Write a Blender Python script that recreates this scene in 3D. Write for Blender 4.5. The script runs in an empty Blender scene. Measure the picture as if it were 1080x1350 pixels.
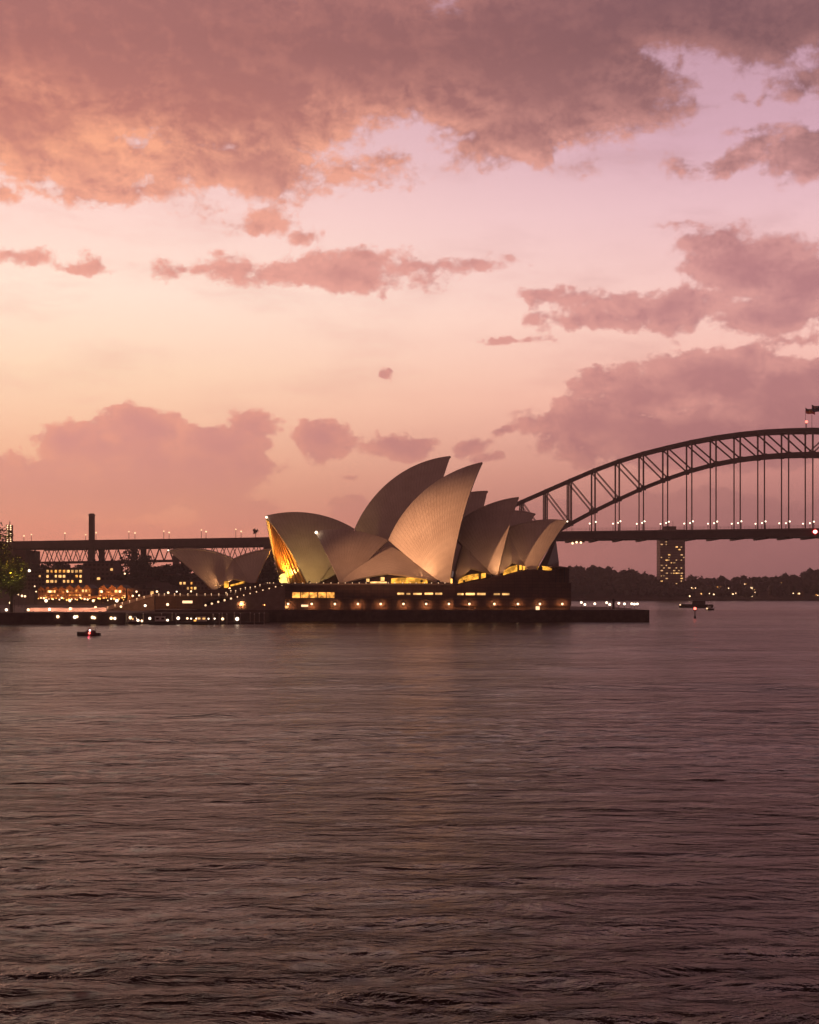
import bpy, math, random
import numpy as np
from mathutils import Vector, Matrix, Quaternion

# ------------------------------------------------------------------ camera, exposure
F, PY0, CAMH = 1950.0, 777.0, 13.0          # focal length and horizon row in pixels of a 1080 wide picture, eye height in metres
sc = bpy.context.scene
C = sc.collection
cam_d = bpy.data.cameras.new("camera"); cam = bpy.data.objects.new("camera", cam_d); C.objects.link(cam)
cam.location = (0, 0, CAMH); cam.rotation_euler = (math.radians(90), 0, 0)
cam_d.sensor_fit = 'HORIZONTAL'; cam_d.sensor_width = 36.0; cam_d.lens = 36.0 * F / 1080.0
cam_d.shift_y = (PY0 - 675.0) / 1080.0
cam_d.clip_start = 1.0; cam_d.clip_end = 30000.0
sc.camera = cam
sc.view_settings.view_transform = 'Standard'; sc.view_settings.look = 'None'
sc.view_settings.gamma = 1.0; sc.view_settings.use_curve_mapping = False
sc.view_settings.exposure = 0.0
sc.cycles.max_bounces = 5; sc.cycles.diffuse_bounces = 2; sc.cycles.glossy_bounces = 3
sc.cycles.transmission_bounces = 4; sc.cycles.transparent_max_bounces = 6
sc.cycles.volume_bounces = 0
sc.cycles.caustics_reflective = False; sc.cycles.caustics_refractive = False
sc.cycles.sample_clamp_indirect = 4.0
sc.cycles.use_denoising = True
sc.cycles.use_light_tree = True

def lin(c):
    c = c / 255.0
    return c / 12.92 if c <= 0.04045 else ((c + 0.055) / 1.055) ** 2.4
def col(r, g, b): return (lin(r), lin(g), lin(b), 1.0)

# ------------------------------------------------------------------ node helper
class NT:
    def __init__(s, tree): s.t = tree
    def n(s, kind, **kw):
        nd = s.t.nodes.new(kind)
        for k, v in kw.items(): setattr(nd, k, v)
        return nd
    def link(s, a, b): s.t.links.new(a, b)
    def put(s, sock, v):
        if isinstance(v, bpy.types.NodeSocket): s.link(v, sock)
        else: sock.default_value = v
    def math(s, op, a, b=None, c=None, clamp=False):
        nd = s.n('ShaderNodeMath', operation=op); nd.use_clamp = clamp
        s.put(nd.inputs[0], a)
        if b is not None: s.put(nd.inputs[1], b)
        if c is not None: s.put(nd.inputs[2], c)
        return nd.outputs[0]
    def vmath(s, op, a, b=None, c=None):
        nd = s.n('ShaderNodeVectorMath', operation=op)
        s.put(nd.inputs[0], a)
        if b is not None: s.put(nd.inputs[1], b)
        if c is not None: s.put(nd.inputs[2], c)
        return nd.outputs['Value'] if op in ('LENGTH', 'DOT_PRODUCT') else nd.outputs[0]
    def mrange(s, v, a, b, c=0.0, d=1.0, smooth=True):
        nd = s.n('ShaderNodeMapRange'); nd.interpolation_type = 'SMOOTHSTEP' if smooth else 'LINEAR'; nd.clamp = True
        s.put(nd.inputs[0], v)
        for i, x in enumerate((a, b, c, d)): s.put(nd.inputs[i + 1], x)
        return nd.outputs[0]
    def mix(s, f, a, b, mode='MIX'):
        nd = s.n('ShaderNodeMix', data_type='RGBA', blend_type=mode)
        s.put(nd.inputs[0], f); s.put(nd.inputs[6], a); s.put(nd.inputs[7], b)
        return nd.outputs[2]
    def noise(s, vec, scale, detail=4.0, rough=0.5, dist=0.0, dims='3D', out=0):
        nd = s.n('ShaderNodeTexNoise', noise_dimensions=dims)
        s.put(nd.inputs['Vector'], vec); s.put(nd.inputs['Scale'], scale)
        s.put(nd.inputs['Detail'], detail); s.put(nd.inputs['Roughness'], rough); s.put(nd.inputs['Distortion'], dist)
        return nd.outputs[out]
    def ramp(s, v, stops, interp='LINEAR'):
        nd = s.n('ShaderNodeValToRGB'); cr = nd.color_ramp; cr.interpolation = interp
        while len(cr.elements) > 1: cr.elements.remove(cr.elements[-1])
        cr.elements[0].position = stops[0][0]; cr.elements[0].color = stops[0][1]
        for p, c in stops[1:]:
            e = cr.elements.new(p); e.color = c
        s.put(nd.inputs[0], v)
        return nd.outputs[0]

# ------------------------------------------------------------------ world: dusk sky with clouds, laid out by compass bearing and elevation
world = bpy.data.worlds.new("World"); sc.world = world; world.use_nodes = True
wt = world.node_tree; wt.nodes.clear(); W = NT(wt)
def build_sky():
    tc = W.n('ShaderNodeTexCoord'); sep = W.n('ShaderNodeSeparateXYZ')
    d = W.vmath('NORMALIZE', tc.outputs['Generated']); W.link(d, sep.inputs[0])
    az = W.math('ARCTAN2', sep.outputs[0], sep.outputs[1])          # bearing from straight ahead
    el = W.math('ARCSINE', sep.outputs[2])
    U = W.math('MULTIPLY_ADD', az, F, 540.0)
    V = W.math('MULTIPLY', el, F)
    cmb = W.n('ShaderNodeCombineXYZ'); W.link(U, cmb.inputs[0]); W.link(V, cmb.inputs[1]); cmb.inputs[2].default_value = 57.3
    uv = cmb.outputs[0]
    def bu(px): return 540 + F * math.atan((px - 540) / F)
    def bv(px, py): return F * math.atan((PY0 - py) / math.hypot(F, px - 540))
    # domain warps: broad and billowy
    w1 = W.noise(uv, 1 / 130.0, 2.0, 0.5, out=1)
    w2 = W.noise(uv, 1 / 30.0, 4.0, 0.6, out=1)
    k1 = W.vmath('MULTIPLY_ADD', W.vmath('SUBTRACT', w1, (0.5, 0.5, 0.5)), (44, 26, 0), uv)
    wuv = W.vmath('MULTIPLY_ADD', W.vmath('SUBTRACT', w2, (0.5, 0.5, 0.5)), (30, 26, 0), k1)
    # (px, py, rx, ry)
    E = [(150, 40, 430, 120), (300, 120, 230, 92), (470, 60, 200, 100), (700, 80, 230, 105), (668, 168, 100, 62), (850, 10, 330, 62), (760, 132, 84, 72),
         (1060, 20, 200, 62), (100, 205, 215, 48), (190, 250, 120, 24), (340, 220, 190, 40), (340, 290, 48, 22), (20, 150, 160, 80),
         (500, 208, 42, 14), (440, 240, 50, 14), (400, 310, 20, 10),
         (975, 212, 130, 15), (1070, 200, 90, 38), (1000, 168, 46, 8), (985, 128, 34, 6), (1075, 96, 60, 20),
         (430, 362, 150, 20), (550, 350, 95, 15), (300, 355, 110, 13), (380, 360, 90, 18), (625, 350, 36, 9), (500, 340, 50, 9), (300, 342, 20, 10), (25, 338, 60, 13), (100, 352, 45, 5), (0, 258, 24, 20),
         (990, 352, 90, 44), (1060, 372, 70, 42), (880, 402, 130, 26), (800, 420, 80, 16), (940, 322, 60, 20), (715, 392, 32, 9), (885, 302, 42, 7), (1000, 415, 140, 22),
         (665, 447, 62, 6), (950, 500, 105, 44), (1060, 530, 110, 66), (850, 520, 90, 40), (770, 565, 90, 34), (930, 580, 220, 44), (1060, 450, 40, 12),
         (138, 596, 80, 26), (110, 650, 190, 34), (250, 618, 100, 30), (95, 580, 40, 26), (182, 566, 56, 34), (290, 590, 62, 30), (330, 562, 34, 20), (422, 582, 42, 31), (60, 640, 150, 30), (210, 628, 130, 40), (20, 618, 70, 22), (320, 615, 60, 20),
         (522, 587, 52, 15), (605, 590, 24, 8), (512, 494, 10, 6), (665, 568, 20, 6), (462, 628, 18, 5), (640, 608, 24, 6),
         (120, 694, 230, 15), (320, 682, 62, 22), (468, 676, 34, 22), (640, 690, 180, 18), (900, 690, 260, 40)]
    dist = None
    for (px, py, rx, ry) in E:
        cx, cy = bu(px), bv(px, py)
        ln = W.vmath('LENGTH', W.vmath('MULTIPLY_ADD', wuv, (1 / rx, 1 / ry, 0), (-cx / rx, -cy / ry, 0)))
        r = min(rx, ry) * 0.75 + 6
        dd = W.math('MULTIPLY_ADD', ln, r, -r)
        if dist is None: dist = dd
        else:
            nd = W.n('ShaderNodeMath', operation='SMOOTH_MIN'); W.link(dist, nd.inputs[0]); W.link(dd, nd.inputs[1]); nd.inputs[2].default_value = 9.0
            dist = nd.outputs[0]
    # everywhere outside the pictured part: broken cloud from plain noise
    off = W.math('MAXIMUM', W.mrange(W.math('ABSOLUTE', W.math('SUBTRACT', U, 540.0)), 560, 800), W.mrange(V, 800, 900))
    gen = W.noise(uv, 1 / 420.0, 5.0, 0.55)
    gd = W.math('MULTIPLY', W.math('SUBTRACT', 0.47, gen), 500.0)
    dist = W.math('ADD', W.math('MULTIPLY', dist, W.math('SUBTRACT', 1.0, off)), W.math('MULTIPLY', gd, off))
    # ragged edge
    def rag(vec):
        a = W.noise(W.vmath('MULTIPLY', vec, (0.78, 1.12, 1.0)), 1 / 64.0, 8.0, 0.62)
        b = W.noise(W.vmath('MULTIPLY', vec, (0.9, 1.1, 1.0)), 1 / 17.0, 4.0, 0.6)
        return W.math('MULTIPLY_ADD', W.math('SUBTRACT', b, 0.5), 0.34, a)
    f1 = rag(k1)
    L = W.vmath('ADD', k1, (-9.0, -10.0, 0.0))                      # towards the afterglow, low on the left
    f2 = rag(L)
    amp = W.mrange(V, 380, 560, 66.0, 104.0)
    depth = W.math('SUBTRACT', W.math('MULTIPLY', W.math('SUBTRACT', f1, 0.455), amp), dist)   # in pixels, positive inside
    soft = W.mrange(V, 300, 620, 9.0, 22.0)
    dens = W.mrange(depth, 0.0, soft)
    # horizon haze softens the lowest cloud
    dens = W.math('MULTIPLY', dens, W.mrange(V, 50, 210, 0.25, 0.94))
    def st(lst): return [(max(0.0, min(1.0, v / 1600.0)), col(*c)) for v, c in lst]
    vn = W.math('DIVIDE', V, 1600.0, clamp=True)
    skyL = W.ramp(vn, st([(0, (228, 142, 122)), (40, (238, 150, 126)), (80, (244, 160, 130)), (180, (252, 193, 158)), (280, (254, 216, 184)), (380, (254, 226, 206)), (480, (248, 211, 200)), (620, (228, 188, 190)), (777, (196, 148, 154)), (1000, (138, 84, 78)), (1600, (98, 58, 52))]))
    skyR = W.ramp(vn, st([(0, (146, 98, 98)), (60, (162, 108, 108)), (150, (204, 138, 130)), (250, (240, 178, 164)), (350, (244, 198, 188)), (480, (226, 184, 190)), (560, (206, 163, 177)), (777, (168, 128, 146)), (1000, (84, 56, 62)), (1600, (52, 36, 38))]))
    drkL = W.ramp(vn, st([(0, (218, 136, 120)), (60, (224, 144, 128)), (140, (218, 142, 132)), (200, (216, 146, 138)), (420, (208, 140, 128)), (540, (198, 128, 112)), (600, (180, 112, 100)), (680, (162, 103, 96)), (777, (158, 103, 98)), (1000, (124, 74, 66)), (1600, (88, 52, 46))]))
    drkR = W.ramp(vn, st([(0, (132, 90, 92)), (60, (142, 96, 98)), (150, (160, 106, 108)), (250, (172, 116, 118)), (350, (176, 120, 124)), (420, (172, 116, 120)), (560, (146, 103, 104)), (680, (116, 80, 83)), (777, (110, 77, 84)), (1000, (72, 50, 54)), (1600, (44, 31, 34))]))
    litL = W.ramp(vn, st([(0, (208, 126, 110)), (100, (224, 146, 126)), (200, (236, 160, 138)), (420, (232, 160, 142)), (560, (244, 166, 128)), (680, (214, 136, 116)), (777, (190, 124, 112)), (1000, (140, 88, 78)), (1600, (94, 58, 52))]))
    litR = W.ramp(vn, st([(0, (140, 94, 96)), (150, (180, 122, 118)), (250, (208, 145, 138)), (420, (208, 148, 144)), (560, (200, 142, 138)), (680, (150, 104, 102)), (777, (128, 90, 94)), (1000, (84, 58, 62)), (1600, (50, 36, 40))]))
    ux = W.mrange(U, -60, 1120)
    sky = W.mix(ux, skyL, skyR); drk = W.mix(ux, drkL, drkR); lit = W.mix(ux, litL, litR)
    rim = W.mrange(depth, 4.0, W.mrange(V, 300, 600, 34.0, 70.0), 1.0, 0.0)
    emb = W.math('MULTIPLY_ADD', W.math('SUBTRACT', f1, f2), 3.2, 0.22)
    belly = W.math('MULTIPLY', W.math('MULTIPLY', W.mrange(V, 440, 520), W.mrange(V, 560, 700, 1.0, 0.10)), W.mrange(U, 380, 760, 1.0, 0.25))
    body = W.math('MULTIPLY', W.mrange(W.noise(W.vmath('MULTIPLY', k1, (0.6, 1.15, 1.0)), 1 / 120.0, 6.0, 0.62), 0.43, 0.80), W.math('MULTIPLY_ADD', belly, 1.3, 0.30))
    lf = W.math('ADD', W.math('MULTIPLY', rim, W.math('ADD', emb, 0.35)), W.math('MULTIPLY_ADD', emb, 0.42, W.math('MULTIPLY', body, 0.6)))
    lf = W.math('ADD', lf, W.math('MULTIPLY', W.math('MULTIPLY', rim, W.mrange(V, 140, 240)), W.mrange(V, 440, 520, 0.30, 0.0)))
    lf = W.math('SUBTRACT', lf, 0.12, clamp=True)
    cloud = W.mix(lf, drk, lit)
    full = W.mix(dens, sky, cloud)
    # thin high veil, very faint
    veil = W.math('MULTIPLY', W.mrange(W.noise(W.vmath('MULTIPLY', k1, (0.45, 1.6, 1)), 1 / 90.0, 6.0, 0.6), 0.45, 0.75), 0.22)
    full = W.mix(W.math('MULTIPLY', veil, W.mrange(V, 60, 300)), full, drk)
    # away from the sunset the sky is dim
    far = W.mrange(W.math('ABSOLUTE', W.math('SUBTRACT', az, -0.25)), 0.55, 2.2)
    back = W.ramp(vn, st([(0, (84, 54, 54)), (200, (102, 67, 66)), (500, (98, 66, 66)), (1000, (90, 60, 58)), (1600, (86, 56, 54))]))
    full = W.mix(W.math('MULTIPLY', far, 0.97), full, back)
    bg = W.n('ShaderNodeBackground'); W.link(full, bg.inputs[0]); bg.inputs[1].default_value = 1.18
    out = W.n('ShaderNodeOutputWorld'); W.link(bg.outputs[0], out.inputs[0])
build_sky()
world.cycles.sampling_method = 'MANUAL'; world.cycles.sample_map_resolution = 512

# the sun is down: only its broad, weak afterglow low on the left, behind the bridge approach
sun_d = bpy.data.lights.new("sun", 'SUN'); sun_d.energy = 0.25; sun_d.angle = math.radians(12); sun_d.color = (1.0, 0.55, 0.38)
sun = bpy.data.objects.new("sun", sun_d); C.objects.link(sun)
sun.rotation_euler = (Vector((0.5, -0.86, -0.10))).to_track_quat('-Z', 'Y').to_euler()

# ------------------------------------------------------------------ object helpers
def tag(o, label=None, cat=None, group=None, kind=None):
    if label: o['label'] = label
    if cat: o['category'] = cat
    if group: o['group'] = group
    if kind: o['kind'] = kind
    return o
def wloc(o):
    v = Vector((0, 0, 0))
    while o is not None: v += o.location; o = o.parent
    return v
def empty(name, loc=(0, 0, 0), label=None, cat=None, group=None):
    o = bpy.data.objects.new(name, None); C.objects.link(o); o.location = loc; o.empty_display_size = 1
    return tag(o, label, cat, group)
def P(px, py, Y):
    """a pixel of the photograph at distance Y, in world metres"""
    return Vector(((px - 540.0) / F * Y, Y, CAMH + (PY0 - py) / F * Y))
class MB:
    def __init__(s): s.v = []; s.f = []; s.uv = []
    def add(s, verts, faces, uvs=None):
        o = len(s.v); s.v += [tuple(p) for p in verts]; s.f += [tuple(i + o for i in f) for f in faces]
        s.uv += list(uvs) if uvs else [(0, 0)] * len(verts)
        return s
    def box(s, x0, x1, y0, y1, z0, z1):
        return s.add([(x0, y0, z0), (x1, y0, z0), (x1, y1, z0), (x0, y1, z0), (x0, y0, z1), (x1, y0, z1), (x1, y1, z1), (x0, y1, z1)],
              [(0, 3, 2, 1), (4, 5, 6, 7), (0, 1, 5, 4), (1, 2, 6, 5), (2, 3, 7, 6), (3, 0, 4, 7)])
    def bar(s, a, b, w, h=None, up=(0, 0, 1)):
        a, b = Vector(a), Vector(b); h = h or w; d = (b - a).normalized(); u = Vector(up)
        if abs(d.dot(u)) > 0.98: u = Vector((0, 1, 0))
        r = d.cross(u).normalized() * (w / 2); u = r.normalized().cross(d).normalized() * (h / 2)
        vs = [a - r - u, a + r - u, a + r + u, a - r + u, b - r - u, b + r - u, b + r + u, b - r + u]
        return s.add(vs, [(0, 3, 2, 1), (4, 5, 6, 7), (0, 1, 5, 4), (1, 2, 6, 5), (2, 3, 7, 6), (3, 0, 4, 7)])
    def tube(s, a, b, r0, r1=None, n=8, caps=True):
        a, b = Vector(a), Vector(b); r1 = r0 if r1 is None else r1; d = (b - a).normalized()
        u = d.orthogonal().normalized(); w = d.cross(u); vs = []
        for c, r in ((a, r0), (b, r1)):
            for i in range(n):
                t = 2 * math.pi * i / n; vs.append(c + (u * math.cos(t) + w * math.sin(t)) * r)
        fs = [(i, (i + 1) % n, n + (i + 1) % n, n + i) for i in range(n)]
        if caps: fs += [tuple(range(n))[::-1], tuple(range(n, 2 * n))]
        return s.add(vs, fs)
    def path(s, pts, r, n=6):
        for i in range(len(pts) - 1): s.tube(pts[i], pts[i + 1], r, r, n)
        return s
    def sphere(s, c, r, nu=10, nv=6, sz=1.0):
        vs = [(c[0], c[1], c[2] + r * sz)]
        for j in range(1, nv):
            p = math.pi * j / nv
            for i in range(nu):
                t = 2 * math.pi * i / nu
                vs.append((c[0] + r * math.sin(p) * math.cos(t), c[1] + r * math.sin(p) * math.sin(t), c[2] + r * sz * math.cos(p)))
        vs.append((c[0], c[1], c[2] - r * sz)); fs = []
        for i in range(nu): fs.append((0, 1 + i, 1 + (i + 1) % nu))
        for j in range(nv - 2):
            for i in range(nu):
                a = 1 + j * nu; fs.append((a + i, a + nu + i, a + nu + (i + 1) % nu, a + (i + 1) % nu))
        l = len(vs) - 1; a = 1 + (nv - 2) * nu
        for i in range(nu): fs.append((a + i, l, a + (i + 1) % nu))
        return s.add(vs, fs)
    def prism(s, poly, z0, z1):
        """plan outline (counter-clockwise) between two heights"""
        n = len(poly); vs = [(x, y, z0) for x, y in poly] + [(x, y, z1) for x, y in poly]
        return s.add(vs, [tuple(range(n))[::-1], tuple(range(n, 2 * n))] + [(i, (i + 1) % n, n + (i + 1) % n, n + i) for i in range(n)])
    def xprism(s, prof, y0, y1):
        """elevation outline in x,z extruded along y"""
        n = len(prof); vs = [(x, y0, z) for x, z in prof] + [(x, y1, z) for x, z in prof]
        return s.add(vs, [tuple(range(n)), tuple(range(n, 2 * n))[::-1]] + [(i, n + i, n + (i + 1) % n, (i + 1) % n) for i in range(n)])
    def grid(s, pts, nu, nv, uvs=None):
        """pts: nu rows of nv points"""
        return s.add(pts, [(i * nv + j, i * nv + j + 1, (i + 1) * nv + j + 1, (i + 1) * nv + j) for i in range(nu - 1) for j in range(nv - 1)], uvs)
    def build(s, name, mat, parent=None, smooth=False, label=None, cat=None, group=None, kind=None, loc=None):
        o = bpy.data.objects.new(name, None) if False else None
        me = bpy.data.meshes.new(name)
        base = wloc(parent) if parent is not None else (Vector(loc) if loc is not None else Vector((0, 0, 0)))
        me.from_pydata([(v[0] - base.x, v[1] - base.y, v[2] - base.z) for v in s.v], [], s.f)
        if any(u != (0, 0) for u in s.uv):
            l = me.uv_layers.new(name="UVMap"); idx = np.empty(len(me.loops), dtype=np.int32); me.loops.foreach_get('vertex_index', idx)
            l.data.foreach_set('uv', np.array(s.uv, dtype=np.float32)[idx].ravel())
        me.materials.append(mat)
        if smooth: me.polygons.foreach_set('use_smooth', [True] * len(me.polygons))
        me.update()
        o = bpy.data.objects.new(name, me); C.objects.link(o)
        if parent is not None: o.parent = parent
        else: o.location = base
        return tag(o, label, cat, group, kind)
def copy_tree(o, parent=None):
    c = o.copy(); C.objects.link(c); c.parent = parent
    for ch in [x for x in bpy.data.objects if x.parent == o]: copy_tree(ch, c)
    return c
ORD = ['first', 'second', 'third', 'fourth', 'fifth', 'sixth', 'seventh', 'eighth', 'ninth', 'tenth', 'eleventh', 'twelfth', 'thirteenth', 'fourteenth', 'fifteenth', 'sixteenth', 'seventeenth', 'eighteenth', 'nineteenth', 'twentieth']

# ------------------------------------------------------------------ materials
MATS = {}
def mat(name, color, rough=0.7, var=0.25, scale=0.4, metal=0.0, bump=0.0, bscale=2.0, streak=False, spec=0.4):
    """a plain surface with procedural mottling and optional relief"""
    if name in MATS: return MATS[name]
    m = bpy.data.materials.new(name); m.use_nodes = True; t = NT(m.node_tree); bs = m.node_tree.nodes['Principled BSDF']
    tc = t.n('ShaderNodeTexCoord'); v = tc.outputs['Object']
    v2 = t.vmath('MULTIPLY', v, (1, 1, 0.2)) if streak else v
    n = t.noise(v2, scale, 6.0, 0.6)
    f = t.mrange(n, 0.25, 0.75, 1 - var, 1 + var, smooth=False)
    c = t.vmath('MULTIPLY', tuple(color[:3]), t_comb(t, f))
    t.link(c, bs.inputs['Base Color']); bs.inputs['Roughness'].default_value = rough; bs.inputs['Metallic'].default_value = metal
    bs.inputs['Specular IOR Level'].default_value = spec
    if bump:
        b = t.n('ShaderNodeBump'); b.inputs['Strength'].default_value = bump; b.inputs['Distance'].default_value = 0.2
        t.link(t.noise(v, bscale, 5.0, 0.6), b.inputs['Height']); t.link(b.outputs[0], bs.inputs['Normal'])
    MATS[name] = m; return m
def t_comb(t, f):
    c = t.n('ShaderNodeCombineXYZ')
    for i in range(3): t.link(f, c.inputs[i])
    return c.outputs[0]
def glow(name, color, strength, var=0.0, scale=0.8):
    if name in MATS: return MATS[name]
    m = bpy.data.materials.new(name); m.use_nodes = True; t = NT(m.node_tree); t.t.nodes.clear()
    e = t.n('ShaderNodeEmission'); e.inputs[0].default_value = (*color, 1)
    if var:
        tc = t.n('ShaderNodeTexCoord'); nz = t.noise(tc.outputs['Object'], scale, 3.0, 0.6)
        t.link(t.math('MULTIPLY', t.mrange(nz, 0.35, 0.65, 1 - var, 1 + var), strength), e.inputs[1])
    else: e.inputs[1].default_value = strength
    o = t.n('ShaderNodeOutputMaterial'); t.link(e.outputs[0], o.inputs[0])
    MATS[name] = m; return m

# ------------------------------------------------------------------ water
def water_mat():
    m = bpy.data.materials.new("harbour_water"); m.use_nodes = True; t = NT(m.node_tree); bs = m.node_tree.nodes['Principled BSDF']
    tc = t.n('ShaderNodeTexCoord'); v = tc.outputs['Object']
    bs.inputs['Base Color'].default_value = (0.018, 0.010, 0.010, 1); bs.inputs['Roughness'].default_value = 0.2; bs.inputs['Specular Tint'].default_value = (1.0, 0.80, 0.76, 1)
    bs.inputs['IOR'].default_value = 1.333
    patch = t.math('MULTIPLY', t.mrange(t.noise(t.vmath('MULTIPLY', v, (0.25, 1, 1)), 0.018, 3.0, 0.6), 0.35, 0.65, 0.5, 1.2), t.mrange(t.noise(t.vmath('MULTIPLY', v, (0.45, 1, 1)), 0.13, 4.0, 0.65), 0.35, 0.65, 0.6, 1.3))
    # wavelets too small for the mesh, as a field of surface slopes
    g1 = t.noise(t.vmath('MULTIPLY', v, (0.55, 1.0, 1)), 1.0, 5.0, 0.75, 0.3, out=1)
    g2 = t.noise(t.vmath('MULTIPLY', v, (0.4, 1.0, 1)), 0.16, 2.0, 0.6, 0.3, out=1)
    sl = t.vmath('ADD', t.vmath('MULTIPLY', t.vmath('SUBTRACT', g1, (0.5, 0.5, 0.5)), (0.45, 0.62, 0.0)), t.vmath('MULTIPLY', t.vmath('SUBTRACT', g2, (0.5, 0.5, 0.5)), (0.08, 0.16, 0.0)))
    cb = t.n('ShaderNodeCombineXYZ')
    for q in range(3): t.link(patch, cb.inputs[q])
    ha = t.noise(t.vmath('MULTIPLY', v, (0.58, 1.0, 1)), 0.36, 6.0, 0.62, 0.5)
    bp = t.n('ShaderNodeBump'); bp.inputs['Strength'].default_value = 1.0; bp.inputs['Distance'].default_value = 1.0
    t.link(t.math('MULTIPLY', t.math('MULTIPLY', ha, 1.5), patch), bp.inputs['Height'])
    bs.inputs['Specular IOR Level'].default_value = 0.42
    nn = t.vmath('NORMALIZE', t.vmath('ADD', bp.outputs['Normal'], t.vmath('MULTIPLY', sl, cb.outputs[0])))
    t.link(nn, bs.inputs['Normal'])
    return m
def build_water():
    ys = [-400.0, -100.0, 0.0, 25.0]; y = 36.0
    while y < 1500: ys.append(y); y += max(0.13, min(y * y / 25350.0 * 0.62, 12.0))
    while y < 20000: ys.append(y); y *= 1.12
    ys = np.array(ys); nu = 470
    core = np.linspace(-1.12, 1.12, nu); side = np.array([1.2, 1.35, 1.6, 2.0, 3.0, 5.0, 9.0, 20.0])
    u = np.concatenate([-side[::-1], core, side]); 
    X = u[None, :] * (np.maximum(ys, 40.0) * 0.277 + 2.0)[:, None]; Y = np.repeat(ys[:, None], len(u), 1)
    sy = np.gradient(ys)[:, None]; sx = np.gradient(X, axis=1)
    rng = np.random.RandomState(7); Z = np.zeros_like(X)
    n = 110
    lam = np.exp(rng.uniform(np.log(0.42), np.log(7.5), n)); ang = rng.normal(math.radians(-78), math.radians(36), n)
    ph = rng.uniform(0, 2 * math.pi, n)
    gust = 0.75 + 0.5 * np.sin(X * 0.031 + 1.3 * np.sin(Y * 0.021)) * np.sin(Y * 0.045 + 0.6 * np.sin(X * 0.027) + 1.0)
    for l, a, p in zip(lam, ang, ph):
        k = 2 * math.pi / l; kx, ky = k * math.cos(a), k * math.sin(a)
        amp = 0.0040 * l ** 0.9 * math.exp(-(l / 3.6) ** 2) + 0.0006 * l ** 0.8
        proj_y = np.abs(ky) * sy / (2 * math.pi); proj_x = np.abs(kx) * sx / (2 * math.pi)
        fade = np.clip(1.6 - 3.6 * (proj_y + proj_x), 0, 1)
        th = kx * X + ky * Y + p + 0.5 * np.sin(0.11 * X + p * 3) 
        w = np.cos(th) + 0.22 * np.cos(2 * th)
        Z += amp * w * fade * (gust if l < 4 else 1.0)
    for q in range(34):
        l = math.exp(rng.uniform(math.log(9), math.log(48))); a = rng.normal(math.radians(-80), math.radians(32)); k = 2 * math.pi / l; kx, ky = k * math.cos(a), k * math.sin(a); p = rng.uniform(0, 6.28)
        fade = np.clip(1.7 - 3.2 * (np.abs(ky) * sy / (2 * math.pi)), 0, 1)
        Z += 0.0075 / k * np.cos(kx * X + ky * Y + p + 0.7 * np.sin(0.03 * X + p)) * fade * np.clip((Y - 30) / 150, 0.25, 1)
    # old boat wakes crossing the harbour
    for (y0, sl, wd, am, x0, x1) in ((150, 0.02, 1.5, 0.13, -80, -8), (196, -0.015, 2.0, 0.12, -60, 70), (128, 0.03, 1.1, 0.10, -60, 30), (205, 0.01, 2.2, 0.12, -10, 95), (272, 0.0, 3.5, 0.12, -80, 60), (415, 0.0, 3.0, 0.12, -84, -10)):
        yc = y0 + sl * X + 1.2 * np.sin(X * 0.07)
        env = 1 / (1 + np.exp(-(X - x0) / 6)) / (1 + np.exp((X - x1) / 6))
        for j, q in enumerate((1.0, -0.8, 0.6, -0.4)): Z += am * q * env * np.exp(-((Y - yc - j * wd * 1.3) / wd) ** 2)
    Z *= np.interp(Y, [40, 60, 110, 160], [0.7, 0.75, 0.9, 1.0]); far = np.clip((1500 - Y) / 500, 0, 1); Z *= far * np.clip((Y - 20) / 10, 0, 1)
    nv = len(u); nr = len(ys)
    me = bpy.data.meshes.new("water"); co = np.stack([X, Y, Z], -1).reshape(-1, 3).astype(np.float32)
    i = np.arange(nr - 1)[:, None] * nv + np.arange(nv - 1)[None, :]
    q = np.stack([i, i + 1, i + nv + 1, i + nv], -1).reshape(-1, 4).astype(np.int32)
    me.vertices.add(len(co)); me.vertices.foreach_set('co', co.ravel())
    me.loops.add(q.size); me.loops.foreach_set('vertex_index', q.ravel())
    me.polygons.add(len(q)); me.polygons.foreach_set('loop_start', np.arange(0, q.size, 4, dtype=np.int32))
    me.polygons.foreach_set('loop_total', np.full(len(q), 4, dtype=np.int32)); me.polygons.foreach_set('use_smooth', np.ones(len(q), dtype=bool))
    me.update(calc_edges=True); me.validate(); me.materials.append(water_mat())
    o = bpy.data.objects.new("water", me); C.objects.link(o); tag(o, kind='structure')
build_water()

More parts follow.
